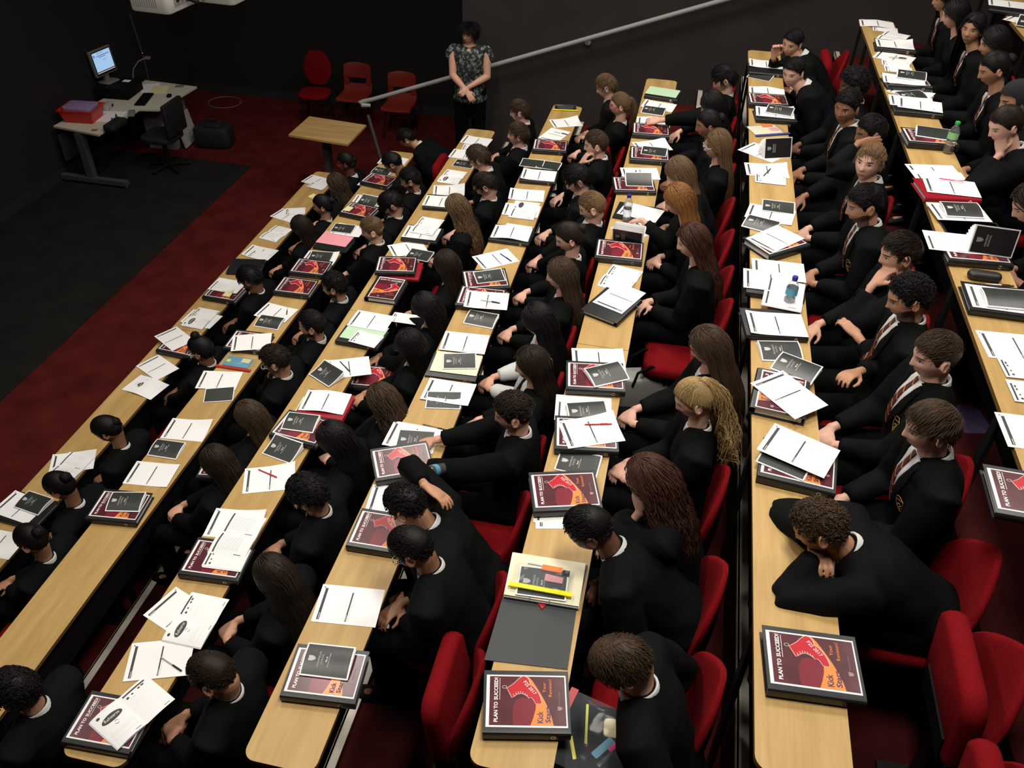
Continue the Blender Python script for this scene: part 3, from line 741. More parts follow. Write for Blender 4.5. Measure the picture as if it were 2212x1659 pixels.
def head_parts(mb, M, fem, beard, seg, rings):
    R = []
    for i in range(rings + 1):
        a = -PI / 2 + PI * (i + .05) / (rings + .1)
        ring = []
        for j in range(seg):
            ph = 2 * PI * j / seg
            ph = ph - .30 * math.sin(ph) * math.cos(0)      # more columns round the face
            ring.append(M @ head_deform(Vector((math.cos(a) * math.cos(ph), math.cos(a) * math.sin(ph), math.sin(a))), fem, beard))
        R.append(ring)
    mb.loft(R, 'paper')
    for s in (-1, 1):
        Rm = Matrix.Rotation(s * .35, 3, 'Z') @ Matrix.Rotation(-.18, 3, 'Y')
        E = []
        for q in range(13):
            a = PI * 2 * q / 12
            E.append(Vector((-.006, s * .0735, -.010)) + Rm @ Vector((math.cos(a) * .0145, s * .007, math.sin(a) * .026 * (1 if math.sin(a) > 0 else .9))))
        mb.tube([M @ p for p in E], .0055, 'paper', 6, cap=False)
        mb.ball(M @ Vector((-.006, s * .0725, -.012)), (.012, .008, .022), 'paper', 8, 6, (M.to_3x3() @ Rm))
def frame(o, xdir, zhint):
    x = xdir.normalized(); y = zhint.cross(x).normalized(); z = x.cross(y)
    return Matrix(((x.x, y.x, z.x, o.x), (x.y, y.y, z.y, o.y), (x.z, y.z, z.z, o.z), (0, 0, 0, 1)))
def hand_mesh(mb, M, side, curl=.5, spread=.10, point=False, scale=1.0):
    "x along the fingers, z out of the back of the hand; side=+1 thumb toward +y"
    S = scale
    rings = []
    for x, w, h, z in ((-.03, .026, .020, 0), (0, .027, .018, 0), (.025, .036, .016, 0), (.055, .042, .0145, 0), (.082, .041, .0125, -.001), (.092, .034, .009, -.002)):
        rings.append([M @ (Vector((x, math.cos(2 * PI * j / 12) * w, z + math.sin(2 * PI * j / 12) * h)) * S) for j in range(12)])
    mb.loft(rings)
    for n_, (y, ln, c) in enumerate(((.0305, .072, curl), (.0105, .080, curl * 1.05), (-.0105, .074, curl * 1.1), (-.030, .058, curl * 1.2))):
        if point and n_ == 0: c = .08
        p = Vector((.080, y * side, -.001)); a = c * .5; yaw = (spread * (1.5 - n_)) * side * .6
        pts = [p]
        for s_ in (.45, .32, .23):
            d = Vector((math.cos(a) * math.cos(yaw), math.sin(yaw) * math.cos(a), -math.sin(a))); p = p + d * ln * s_; pts.append(p); a += c
        mb.capsule([M @ (q * S) for q in pts], [.0092 * S, .0088 * S, .0078 * S, .0068 * S], seg=8)
    th = [Vector((.018, .024 * side, -.003)), Vector((.045, .050 * side, -.012 - .010 * curl)), Vector((.072, .056 * side, -.018 - .02 * curl)), Vector((.092, .050 * side, -.022 - .028 * curl))]
    mb.capsule([M @ (q * S) for q in th], [.0135 * S, .0115 * S, .0098 * S, .0080 * S], seg=8)
def ik(S, T, l1, l2, pole):
    d = T - S; L = d.length
    if L > (l1 + l2) * .995: T = S + d * ((l1 + l2) * .995 / L); d = T - S; L = d.length
    u = d / L; a = (l1 * l1 - l2 * l2 + L * L) / (2 * L); h = math.sqrt(max(0, l1 * l1 - a * a))
    pl = pole - u * pole.dot(u)
    pl = pl.normalized() if pl.length > 1e-5 else u.orthogonal().normalized()
    return S + u * a + pl * h, T
def vco(me):
    a = np.empty(len(me.vertices) * 3, 'f'); me.vertices.foreach_get('co', a); return a.reshape(-1, 3)
def set_hc(me, Mi):
    a = vco(me); m = np.array(Mi); b = a @ m[:3, :3].T + m[:3, 3]
    at_ = me.attributes.new('hc', 'FLOAT_VECTOR', 'POINT'); at_.data.foreach_set('vector', b.astype('f').ravel())
def crumple(me, amp, seed, sc=1.0):
    "soft cloth folds: a sum of slanted waves along the normals"
    a = vco(me); n = np.empty(len(me.vertices) * 3, 'f'); me.vertex_normals.foreach_get('vector', n); n = n.reshape(-1, 3)
    r_ = np.random.RandomState(int(seed) % 9973); h = np.zeros(len(a))
    for i in range(9):
        d = r_.normal(size=3); d *= sc * (8 + 3.2 * i) / np.linalg.norm(d); w = r_.normal(size=3) * sc * 7
        h += np.sin(a @ d * 2.2 + 1.4 * np.sin(a @ w + i) + r_.uniform(0, 6.28)) / (1 + .28 * i)
    h = np.sign(h) * np.abs(h) ** .8
    a = a + n * (h * amp / 2.4)[:, None]; me.vertices.foreach_set('co', a.astype('f').ravel()); me.update()
def evaluated(mb, name, voxel, smooth=3, fac=.5):
    me = mb.mesh(name, smooth=True, ang=180); o = bpy.data.objects.new(name, me); COL.objects.link(o)
    r_ = o.modifiers.new('r', 'REMESH'); r_.mode = 'VOXEL'; r_.voxel_size = voxel; r_.use_smooth_shade = True
    if smooth: s = o.modifiers.new('s', 'SMOOTH'); s.factor = fac; s.iterations = smooth
    dg = bpy.context.evaluated_depsgraph_get(); out = bpy.data.meshes.new_from_object(o.evaluated_get(dg))
    bpy.data.objects.remove(o); bpy.data.meshes.remove(me); out.name = name; return out

# ---- hair (head space)
def surf(d, off): 
    p = head_deform(d); return p + Vector((p.x, p.y * 1.3, p.z)).normalized() * off
def zline(x, ay, kind='m'):
    "height of the hair line at depth x"
    pts = [(-.11, -.070), (-.07, -.070), (-.045, -.045), (-.02, .005), (.0, .014), (.012, -.008), (.028, -.004), (.040, .030), (.062, .052), (.085, .060), (.12, .066)]
    if kind == 'f': pts = [(-.11, -.085), (-.045, -.075), (-.02, -.02), (.0, .0), (.02, -.01), (.035, .02), (.06, .052), (.12, .062)]
    for (a, za), (b, zb) in zip(pts, pts[1:]):
        if x <= b: return za + (zb - za) * max(0, (x - a)) / (b - a)
    return pts[-1][1]
class Hair:
    def __init__(s, seed): s.mb = MB(); s.lk = []; s.r = random.Random(seed)
    def _a(s, n0, val): s.lk += [val] * (len(s.mb.v) - n0)
    def cap(s, off=.008, kind='m', fade=0, bump=0, seg=40, rings=26, zmax_off=None):
        "shell following the skull down to the hair line"
        n0 = len(s.mb.v); R = []
        for i in range(rings + 1):
            ring = []
            for j in range(seg):
                ph = 2 * PI * j / seg
                # find lowest elevation angle for this azimuth
                lo = -1.2
                for q in range(60):
                    a = -1.2 + q * .045; d = Vector((math.cos(a) * math.cos(ph), math.cos(a) * math.sin(ph), math.sin(a))); p = head_deform(d)
                    if p.z > zline(p.x, abs(p.y), kind): lo = a; break
                a = lo + (PI / 2 - .01 - lo) * (i / rings) ** .9
                d = Vector((math.cos(a) * math.cos(ph), math.cos(a) * math.sin(ph), math.sin(a)))
                t = i / rings; o_ = off * min(1, .25 + t * 5)
                if fade: 
                    zz = head_deform(d).z; o_ = .0015 + (off - .0015) * max(0, min(1, (zz - .02) / .045))
                if bump: o_ += bump * (noise.noise(d * 9) + .6 * noise.noise(d * 19)) * min(1, t * 4)
                ring.append(surf(d, o_))
            R.append(ring)
        skirt = [q * .97 for q in R[0]]
        s.mb.loft([skirt] + R, 'paper')
        s._a(n0, .35)
    def lock(s, pts, r0, r1, val=None, flat=.55, seg=5):
        n0 = len(s.mb.v); n = len(pts)
        rad = [max(.0006, (r0 + (r1 - r0) * (i / (n - 1))) * (1 if i else .6)) for i in range(n)]; rad[-1] = .0005
        s.mb.tube(pts, rad, 'paper', seg, cap=False, flat=flat, upv=Vector(pts[0]).normalized())
        s._a(n0, s.r.random() if val is None else val)
    def roots(s, n, kind='m', zmin=None):
        out = []
        k = 0
        while len(out) < n and k < n * 20:
            k += 1; a = math.asin(s.r.uniform(-.75, 1) if k % 4 else s.r.uniform(.75, 1)); ph = s.r.uniform(0, 2 * PI); d = Vector((math.cos(a) * math.cos(ph), math.cos(a) * math.sin(ph), math.sin(a))); p = head_deform(d)
            if p.z > zline(p.x, abs(p.y), kind) + .002 and (zmin is None or p.z > zmin): out.append(d)
        return out
    def short(s, n=420, ln=.03, lift=.010, comb=(1, .1, .2), rad=.0042, fade=0, whorl=None, kind='m', mess=.35, fringe=0):
        s.cap(.007 if not fade else .012, kind, fade)
        for d in s.roots(n, kind, .028 if fade else None):
            p = surf(d, .004); nrm = d.normalized()
            c = Vector(comb)
            if p.z < .03: c = Vector((-.3 if p.x < .02 else .2, 0, -1))
            if whorl: c = (p - Vector(whorl)); 
            c = c + Vector((s.r.uniform(-1, 1), s.r.uniform(-1, 1), s.r.uniform(-1, 1))) * mess
            tgt = (c - nrm * c.dot(nrm)).normalized(); L_ = ln * s.r.uniform(.7, 1.25) * (.55 if p.z < .02 else 1)
            if p.x > .045 and p.z > .04: L_ = (L_ + fringe) * (.45 if comb[0] > .5 and ln > .035 else .8)
            pts = [p]; q = p.copy(); dr = tgt
            for i in range(5):
                f = i / 5
                q = q + (dr * (L_ / 5) + nrm * (lift / 5) * (1 - f * 1.0)) + Vector((0, 0, -.0012 * i if ln > .03 else 0))
                h = Vector((q.x / .100, q.y / .080, q.z / .119)); 
                if h.length < 1.04 and q.z > -.03: q = q * (1.04 / h.length)
                pts.append(q.copy())
            s.lock(pts, rad, rad * .5)
        return s
    def curly(s, n=420, off=.014, rad=.0060, kind='m', fade=0, size=.010):
        s.cap(off * .75, kind, fade, bump=.003)
        for d in s.roots(n, kind, .03 if fade else None):
            nrm = d.normalized(); p = surf(d, off * .6 * s.r.uniform(.7, 1.2)); x = nrm.orthogonal().normalized(); y = nrm.cross(x); a0 = s.r.uniform(0, 6.28); tilt = s.r.uniform(-.7, .7)
            pts = []
            for i in range(7):
                a = a0 + i * 1.0
                pts.append(p + (x * math.cos(a) + y * math.sin(a)) * size * .55 + nrm * (i * .0016 + tilt * math.sin(a) * .004))
            s.lock(pts, rad * .55, rad * .35, seg=5, flat=1)
        return s
    def strand_down(s, d, length, wave=0, part=0, toward=None, tuck=0):
        "one long lock from root d over the skull then hanging"
        p = surf(d, .009 + s.r.random() * .005); pts = [p]; n = 15
        side = 1 if (p.y - part) >= 0 else -1
        az = math.atan2(p.y, p.x - .01)
        aa = abs(az); aa = max(aa, math.radians(74) - tuck) if aa < math.radians(74) else aa
        if aa < 1.9: aa = aa * .85 + .32
        hx, hy = math.cos(aa) * .098 - .012, math.sin(aa) * .088 * (1 if az >= 0 else -1)
        if abs(az) < .9: hy = math.sin(aa) * .088 * side
        q = p.copy(); step = length / n; ph = s.r.uniform(0, 6.28); wv = s.r.uniform(.6, 1.3) * wave
        for i in range(n):
            if q.z > -.02:
                tx = Vector((hx, hy, -.04)) - q
                h = Vector((q.x / .094, q.y / .0735, q.z / .113)).normalized()
                tx = tx - h * tx.dot(h); 
                q = q + tx.normalized() * step
                e = Vector((q.x / .104, q.y / .086, q.z / .122))
                if e.length < 1.0: q = q / e.length
                elif e.length > 1.06 and q.z > .0: q = q * (1.06 / e.length)
            else:
                t = min(1, (-.02 - q.z) / .12)
                back = hx < .03
                gx = hx - .02 * t if not back else hx - .055 * t
                gy = hy * (1 + .35 * t)
                if -.17 > q.z and back: gx -= .03 * min(1, (-.17 - q.z) / .08)
                if -.17 > q.z and not back: gx += .06 * min(1, (-.17 - q.z) / .08)
                dz = -step; q = Vector((q.x + (gx - q.x) * .35, q.y + (gy - q.y) * .35, q.z + dz))
            o_ = Vector((math.sin(ph + i * .95) * .006 * wv, math.cos(ph * 1.7 + i * .95) * .006 * wv, 0)) * min(1, i / 4)
            pts.append(q + o_)
        return pts
    def long(s, length=.34, n=230, wave=0, part=.015, tuck=0, thick=.0044, kind='f', under=True, wide=1.0):
        s.cap(.011, kind)
        ds = s.roots(int(n * 2.6), kind)
        for d in ds:
            pt = s.strand_down(d, length * s.r.uniform(.82, 1.08), wave, part, tuck=tuck)
            if wide > 1: pt = [Vector((q.x * (1 + (wide - 1) * min(1, max(0, (.06 - q.z) / .15))), q.y * (1 + (wide - 1) * min(1, max(0, (.06 - q.z) / .15))), q.z)) for q in pt]
            s.lock(pt, thick, thick * .5, flat=.4)
        if under:      # inner fall behind the neck
            for i in range(46):
                a = math.radians(95 + 170 * i / 45); q0 = Vector((math.cos(a) * .082 - .01, math.sin(a) * .070, .0)); pts = [q0]
                for j in range(10):
                    t = j / 9; pts.append(Vector((q0.x - .050 * t - (.02 if t > .6 else 0), q0.y * (1 + .35 * t), -.02 - (length * .88 - .10) * t)))
                s.lock(pts, .013, .008, val=s.r.random() * .4, flat=.4)
        return s
    def ponytail(s, at_=(-.085, 0, .055), length=.28, n=90, wave=.3, wide=1):
        s.cap(.009, 'f')
        A = Vector(at_)
        for d in s.roots(480, 'f'):
            p = surf(d, .009); pts = [p]; q = p.copy()
            for i in range(7):
                q = q + (A - q) * (.14 + i * .12); e = Vector((q.x / .104, q.y / .083, q.z / .122))
                if e.length < 1: q = q / e.length
                pts.append(q.copy())
            s.lock(pts, .0038, .003, flat=.4)
        n0 = len(s.mb.v); s.mb.tube([A * .93, A * 1.06], [.014, .014], 'paper', 10); s._a(n0, .1)
        for i in range(n):
            a = s.r.uniform(0, 6.28); rr = s.r.uniform(.2, 1) * .022; o0 = A * 1.04; ph = s.r.uniform(0, 6); pts = [o0]
            nn = 12; L_ = length * s.r.uniform(.7, 1.1)
            for j in range(1, nn + 1):
                t = j / nn
                pts.append(o0 + Vector((-.035 * math.sin(min(1, t * 2) * PI / 2) - .02 * t + math.cos(a) * rr * (.5 + t * 1.6 * wide), math.sin(a) * rr * (.5 + t * 1.8 * wide), .012 * math.sin(min(1, t * 3) * PI) - L_ * t * t ** .35)) + Vector((math.sin(ph + j), math.cos(ph + j), 0)) * .005 * wave * t * 2)
            s.lock(pts, .0042 if wide < 2 else .0034, .0022, flat=.5)
        return s
    def bun(s, at_=(-.105, 0, .03), r=.038, kind='f'):
        s.cap(.009, kind); A = Vector(at_)
        for d in s.roots(480, kind):
            p = surf(d, .008); pts = [p]; q = p.copy()
            for i in range(6):
                q = q + (A * .92 - q) * (.16 + i * .13); e = Vector((q.x / .103, q.y / .082, q.z / .121))
                if e.length < 1: q = q / e.length
                pts.append(q.copy())
            s.lock(pts, .0038, .003, flat=.4)
        for i in range(60):
            a0 = s.r.uniform(0, 6.28); ax = Vector((s.r.uniform(-1, 1), s.r.uniform(-1, 1), s.r.uniform(-1, 1))).normalized(); x = ax.orthogonal().normalized(); y = ax.cross(x)
            s.lock([A + (x * math.cos(a0 + j * .55) + y * math.sin(a0 + j * .55)) * r * .85 for j in range(7)], .009, .006, flat=.6)
        n0 = len(s.mb.v); s.mb.ball(A, r * .8, 'paper', 10, 8); s._a(n0, .2)
        return s
    def mesh(s, name, colour=None):
        me = s.mb.mesh(name, True, 180)
        a = me.attributes.new('lock', 'FLOAT', 'POINT'); a.data.foreach_set('value', s.lk)
        return me
HM = {}
LONGS = ('long', 'longstraight', 'longwave', 'longcurl', 'bob', 'half')
def hair_mesh(style, seed=0, nod=0):
    sd = seed % (2 if style in LONGS else 3)
    if style in LONGS or style.startswith('pony'):
        b_ = int(round(nod / 13.0)); b_ = max(0, min(5, b_)); kb = (style, sd, b_)
        if kb in HM: return HM[kb]
        base = hair_mesh0(style, sd).copy(); a = vco(base); th = -math.radians(b_ * 13) * .78
        t = np.clip((-.005 - a[:, 2]) / .09, 0, 1) * th; px, pz = -.03, -.03
        if style.startswith('pony'): t = np.where(a[:, 0] < -.10, np.clip((.06 - a[:, 2]) / .12, 0, 1) * th, 0)
        x, z = a[:, 0] - px, a[:, 2] - pz; c, s = np.cos(t), np.sin(t)
        a[:, 0] = px + c * x + s * z; a[:, 2] = pz - s * x + c * z
        base.vertices.foreach_set('co', a.ravel()); base.update(); HM[kb] = base; return base
    return hair_mesh0(style, sd)
def hair_mesh0(style, sd=0):
    k = (style, sd); seed = sd
    if k in HM: return HM[k]
    h = Hair(hash(style) % 1000 if False else sum(map(ord, style)) * 7 + seed % 3)
    if style == 'short': h.short(1200, .030, .007, (.8, .3, .1), rad=.0023, mess=.22)
    elif style == 'fringe': h.short(1500, .042, .007, (1, .35, -.1), fringe=.010, mess=.14, rad=.0022)
    elif style == 'quiff': h.short(1100, .038, .016, (.6, .6, .5), fade=1, mess=.2, rad=.0026)
    elif style == 'fade': h.short(1000, .026, .009, (.9, .3, .1), fade=1, mess=.2, rad=.0023)
    elif style == 'crop': h.short(800, .014, .003, (.8, 0, .2), rad=.0026)
    elif style == 'whorl': h.short(1900, .036, .0025, whorl=(-.065, .005, .085), mess=.07, rad=.0021)
    elif style == 'mop': h.short(1300, .056, .012, (.6, -.5, -.2), mess=.28, rad=.0028, fringe=.01)
    elif style == 'curly': h.curly(760, .012, rad=.005, size=.009)
    elif style == 'curlytop': h.curly(480, .022, fade=1, size=.012)
    elif style == 'curlybig': h.curly(900, .022, size=.015, rad=.006)
    elif style == 'buzz': h.cap(.004, 'm', 0)
    elif style == 'long': h.long(.40, 240)
    elif style == 'longstraight': h.long(.48, 260, part=.0)
    elif style == 'longwave': h.long(.42, 230, wave=1.6)
    elif style == 'longcurl': h.long(.44, 330, wave=1.5, thick=.0036, wide=1.3)
    elif style == 'bob': h.long(.25, 230)
    elif style == 'half': h.long(.44, 230, wave=.7)
    elif style == 'pony': h.ponytail(n=170)
    elif style == 'ponycurl': h.ponytail((-.060, 0, .098), .48, 760, 3.2, wide=2.4)
    elif style == 'bun': h.bun()
    elif style == 'topknot': h.bun((-.02, 0, .128), .034)
    elif style == 'braid': h.bun((-.10, 0, .0), .030)
    HM[k] = h.mesh('hair'); return HM[k]
def hijab_mesh():
    mb = MB(); R = []
    for i in range(22):
        t = i / 21
        ring = []
        for j in range(36):
            ph = 2 * PI * j / 36
            if t < .55:
                a = PI / 2 - .02 - t / .55 * 2.0; d = Vector((math.cos(a) * math.cos(ph), math.cos(a) * math.sin(ph), math.sin(a))); p = surf(d, .014)
                if p.x > .0 and p.z < .060:     # face opening
                    f = min(1, max(0, p.x) / .05); lim = .066 - .012
                    ang = abs(math.atan2(p.y, p.x))
                    if ang < 1.05: p = p.lerp(Vector((.035 * 1.0, math.copysign(.075, p.y if abs(p.y) > .001 else 1), p.z)), 1.0 if ang > .55 else .0) if p.z < .055 else p
            else:
                q = (t - .55) / .45; p = Vector((math.cos(ph) * (.085 + .06 * q) - .02, math.sin(ph) * (.08 + .085 * q), -.10 - .10 * q))
            ring.append(p)
        R.append(ring)
    # keep only the faces that do not cover the face
    n = 36; vs = [v for r_ in R for v in r_]; fs = []
    for i in range(21):
        for j in range(n):
            q = (i * n + j, i * n + (j + 1) % n, (i + 1) * n + (j + 1) % n, (i + 1) * n + j); c = sum((vs[a] for a in q), Vector()) / 4
            if c.x > .028 and -.108 < c.z < .058 and abs(c.y) < .068: continue
            fs.append(q)
    mb.add(vs, fs, 'hijab_black'); return mb
def glasses(e, M, m='pen_black'):
    mb = MB()
    for s in (-1, 1):
        mb.tube([M @ Vector((.100 - .004 * abs(math.cos(a)), s * .032 + math.cos(a) * .022, .001 + math.sin(a) * .016)) for a in [2 * PI * i / 16 for i in range(17)]], .0022, m, 6, cap=False)
        mb.tube([M @ Vector(p) for p in ((.097, s * .054, .006), (.06, s * .074, .006), (-.005, s * .0805, .004), (-.03, s * .078, -.012))], .0022, m, 6)
    mb.tube([M @ Vector(p) for p in ((.103, -.010, .004), (.106, 0, .007), (.103, .010, .004))], .002, m, 6)
    return mb.build('glasses', e)
TROUS = {}
def trousers(kind):
    if kind in TROUS: return TROUS[kind]
    mb = MB()
    mb.ball((.02, 0, .53), (.15, .165, .095))
    for s in (-1, 1):
        kx = .44 if kind != 'stretch' else .46
        mb.capsule([(.02, s * .09, .53), (kx, s * .11, .505)], [.088, .066])
        mb.capsule([(kx, s * .11, .500), (kx + (.0 if s > 0 else -.06), s * .11, .10)], [.064, .054])
    me = evaluated(mb, 'trousers', .02, 4); me.materials.clear(); me.materials.append(MATS['trouser_black'])
    TROUS[kind] = me; return me
_sh = MB()
_sh.loft([[Vector((x, math.cos(2 * PI * j / 12) * w, max(.0, h * .5 + math.sin(2 * PI * j / 12) * h * .5))) for j in range(12)] for x, w, h in ((-.07, .02, .05), (-.06, .034, .07), (0, .038, .085), (.06, .040, .065), (.13, .045, .045), (.17, .036, .035), (.185, .015, .02))], 'shoe_black')
SHOE = _sh.mesh('shoe')

ARM = dict(  # hand targets in body space (x forward, y left, z up), relative to the seated person
    lap=((.34, .06, .62), (.34, -.06, .62)), lapw=((.36, .10, .63), (.30, -.10, .63)), clasp=((.36, .02, .63), (.37, -.02, .65)),
    desk=((.50, .12, .775), (.48, -.10, .775)), cross=((.21, -.13, .80), (.23, .13, .77)))
SEATED = {}
def person(k, u, v, style, hc, tone, yaw=0, pitch=12, roll=0, arms='lap', fem=False, beard=False, specs=None, tie=False, label='', hs=1.0, front=False, hz=1.15, res=None, curl=.6, armL=None, armR=None, jacket='blazer', badge=False, tilt=0, lean=None, stoop=0, hl=None, hr=None, mitts=None):
    fem = fem
    # where is the head, how far does the trunk lean
    best = None
    for i in range(-12, 75):
        ln = math.radians(i)
        nb = Vector((math.sin(ln) * .47, 0, .54 + math.cos(ln) * .465)); hd = nb + Vector((math.sin(ln * .75 + math.radians(stoop)) * .16 + .022, 0, math.cos(ln * .75 + math.radians(stoop)) * .145))
        P = at(u, v, FK(k) + hd.z * hs); dx = (XK(k) + .73) - P.x - hd.x * hs
        if best is None or abs(dx) < abs(best[0]): best = (dx, i, P.y, nb * hs, hd * hs, P.x)
    dx, deg, Y, nb, hd, PX = best
    base = Vector((PX + hd.x, Y, FK(k)))
    base.x = max(XK(k) + .60, min(XK(k) + .80, base.x))
    ln = math.radians(deg); SEATED.setdefault(k, []).append(Y)
    e = empty('person', base, PI)
    fine = res or (.0055 if (u - 1106) ** 2 + (v - 1400) ** 2 < 1150 ** 2 else .0065)
    # head frame: yaw to the left is toward the near side
    M = Matrix.Translation(hd) @ Matrix.Rotation(math.radians(yaw), 4, 'Z') @ Matrix.Rotation(math.radians(pitch) + ln * .45, 4, 'Y') @ Matrix.Rotation(math.radians(roll), 4, 'X') @ Matrix.Scale(hs * (.96 if fem else 1.0), 4)
    spine = Matrix.Translation(Vector((0, 0, .54))) @ Matrix.Rotation(ln, 4, 'Y') @ Matrix.Rotation(math.radians(tilt), 4, 'X') @ Matrix.Scale(hs * (.93 if fem else 1.0), 4)
    sp = lambda x, y, z: spine @ Vector((x, y, z))
    SW = .186 if not fem else .176
    Sh = {1: sp(-.005, SW, .418), -1: sp(-.005, -SW, .418)}
    T = {1: Vector(ARM[arms][0]), -1: Vector(ARM[arms][1])}
    face = lambda x, y, z: M @ Vector((x, y, z))
    hdir = {1: None, -1: None}; cur = {1: curl, -1: curl}; pole = {1: Vector((-.6, .5, -.8)), -1: Vector((-.6, -.5, -.8))}
    for s, spec in ((1, armL), (-1, armR)):
        if not spec: continue
        if spec == 'chin': T[s] = face(.075, s * .055, -.150); hdir[s] = (Vector((.25, -s * .2, 1)), Vector((.5, s * .8, 0))); cur[s] = .9; pole[s] = Vector((.5, s * .35, -1))
        elif spec == 'mouth': T[s] = face(.150, s * .060, -.130); hdir[s] = (Vector((-.45, -s * .25, .8)), Vector((.9, s * .3, .5))); cur[s] = .95; pole[s] = Vector((.3, s * .5, -1))
        elif spec == 'temple': T[s] = face(.055, s * .112, -.165); hdir[s] = (Vector((.0, -s * .18, 1)), Vector((.1, s * 1, .1))); cur[s] = .75; pole[s] = Vector((.6, s * .5, -1))
        elif spec == 'ear': T[s] = face(.115, s * .125, .0); hdir[s] = (Vector((-1, -s * .12, .12)), Vector((0, s, .3))); cur[s] = .35; pole[s] = Vector((1, s * .7, -.3))
        elif spec == 'neck': T[s] = hd + Vector((-.06, s * .10, .05)); hdir[s] = (Vector((-1, -s * .35, -.25)), Vector((-.2, s * .3, 1))); cur[s] = .35; pole[s] = Vector((1, s * .8, .1))
        elif spec == 'write': T[s] = Vector((.56, s * .12, .80)); hdir[s] = (Vector((1, -s * .2, -.25)), Vector((0, s * .7, 1))); cur[s] = .9
        elif isinstance(spec, tuple): T[s] = Vector(spec[0]); hdir[s] = (Vector(spec[1]), Vector(spec[2])) if len(spec) > 1 else None; pole[s] = Vector(spec[3]) if len(spec) > 3 else pole[s]
    body = MB(); bz = MB()
    # neck and hidden trunk
    body.capsule([sp(.0, 0, .40), nb + Vector((0, 0, -.01)), M @ Vector((-.014, 0, -.06))], [.062 * hs, .055 * hs * (.86 if fem else 1), .052 * hs * (.86 if fem else 1)], seg=14)
    body.capsule([(0, 0, .54), sp(0, 0, .22), sp(0, 0, .36)], [.085, .075, .085], seg=12)
    head_mesh(body, M, fem, beard)
    for s in (-1, 1):
        El, Wr = ik(Sh[s], T[s], .285 * hs, .245 * hs, pole[s])
        fa = (Wr - El).normalized()
        body.capsule([sp(0, s * .05, .37), Sh[s]], [.05, .045], seg=8)
        body.capsule([Sh[s], El, Wr - fa * .0], [.036, .030, .023], seg=8)
        if hdir[s]: xd, zh = hdir[s]
        else:
            xd = (fa * .6 + Vector((.25, -s * .8, -.10))) if arms in ('lap', 'clasp', 'lapw') else (fa + Vector((0, 0, -.15)) if arms == 'desk' else fa)
            zh = Vector((.2, 0, 1))
        if abs(xd.normalized().dot(zh.normalized())) > .97: zh = zh + Vector((0, .5, .3))
        hand_mesh(body, frame(Wr + xd.normalized() * .012, xd, zh), -s, cur[s], scale=hs * (.88 if fem else 1))
        # legs inside trousers
        body.capsule([(.02, s * .09, .52), (.44, s * .11, .505)], [.06, .045], seg=8); body.capsule([(.44, s * .11, .50), (.44 + (0 if s > 0 else -.06), s * .11, .07)], [.042, .032], seg=8)
        body.capsule([(.44 + (0 if s > 0 else -.06), s * .11, .05), (.54 + (0 if s > 0 else -.06), s * .115, .035)], [.03, .025], seg=8)
        # sleeve
        cuff = Wr - fa * .035
        bz.capsule([sp(-.005, s * .07, .420), Sh[s] + Vector((0, 0, -.002)), Sh[s].lerp(El, .5), El, El.lerp(cuff, .5)], [.090, .086, .075, .068, .057], seg=12)
        bz.tube([El, El.lerp(cuff, .5), cuff], [.063, .056, .045], seg=12)
        if mitts != 'nocuff' and s in (1,):
            cf = MB(); cf.tube([cuff - fa * .01, Wr - fa * .022], [.031, .0305], 'shirt_white', 12, cap=True)
            cuffo = cf
    bme = evaluated(body, 'body', fine, 1, .35)
    bme.materials.clear(); bme.materials.append(MATS[skin_mat(tone, beard)])
    Mi = M.inverted()
    set_hc(bme, Mi)
    link('body', bme, e)
    # blazer trunk
    rings = []
    sec = [(-.03, .135, .180, .02), (.03, .130, .172, .01), (.12, .120, .162, .004), (.20, .124, .174, .0), (.31, .128, .192, -.002), (.385, .116, .200, -.006), (.432, .092, .180, -.010), (.466, .070, .105, -.012), (.492, .062, .078, -.010)]
    if fem: sec = [(a, b * .93, c * .94, d + (.012 if .25 < a < .35 else 0)) for a, b, c, d in sec]
    for z, rx, ry, ox in sec:
        rings.append([sp(ox + math.cos(2 * PI * j / 24) * rx, math.sin(2 * PI * j / 24) * ry, z) for j in range(24)])
    bz.loft(rings)
    zme = evaluated(bz, 'blazer', .0135, 5, .5)
    crumple(zme, .0050, abs(u * 7 + v * 3))
    zme.materials.clear(); zme.materials.append(MATS['blazer_black' if jacket == 'blazer' else 'shirt_white'])
    jo = link('blazer' if jacket == 'blazer' else 'shirt', zme, e)
    link('trousers', trousers('n'), e)
    for s in (-1, 1): link('shoe', SHOE, e, (.44 + (0 if s > 0 else -.06), s * .11, .002))
    # shirt collar
    cm = MB(); R = []
    nd = (M @ Vector((-.014, 0, -.06)) - sp(0, 0, .44)).normalized()
    fx = (Matrix.Rotation(ln, 3, 'Y') @ Vector((1, 0, 0))); fx = (fx - nd * fx.dot(nd)).normalized(); fy = nd.cross(fx)
    c0 = sp(-.006, 0, .477)
    nr = .060 * hs * (.87 if fem else 1)
    for h, rr in ((-.022, nr + .012), (.012, nr + .006), (.020, nr + .0015), (.012, nr - .004), (-.02, nr - .006)):
        R.append([c0 + nd * (h + .012 * -math.cos(2 * PI * j / 24)) + fx * math.cos(2 * PI * j / 24) * rr * 1.03 + fy * math.sin(2 * PI * j / 24) * rr for j in range(24)])
    cm.loft(R, 'shirt_white', cap=False); cm.build('shirt_collar', e, ang=180)
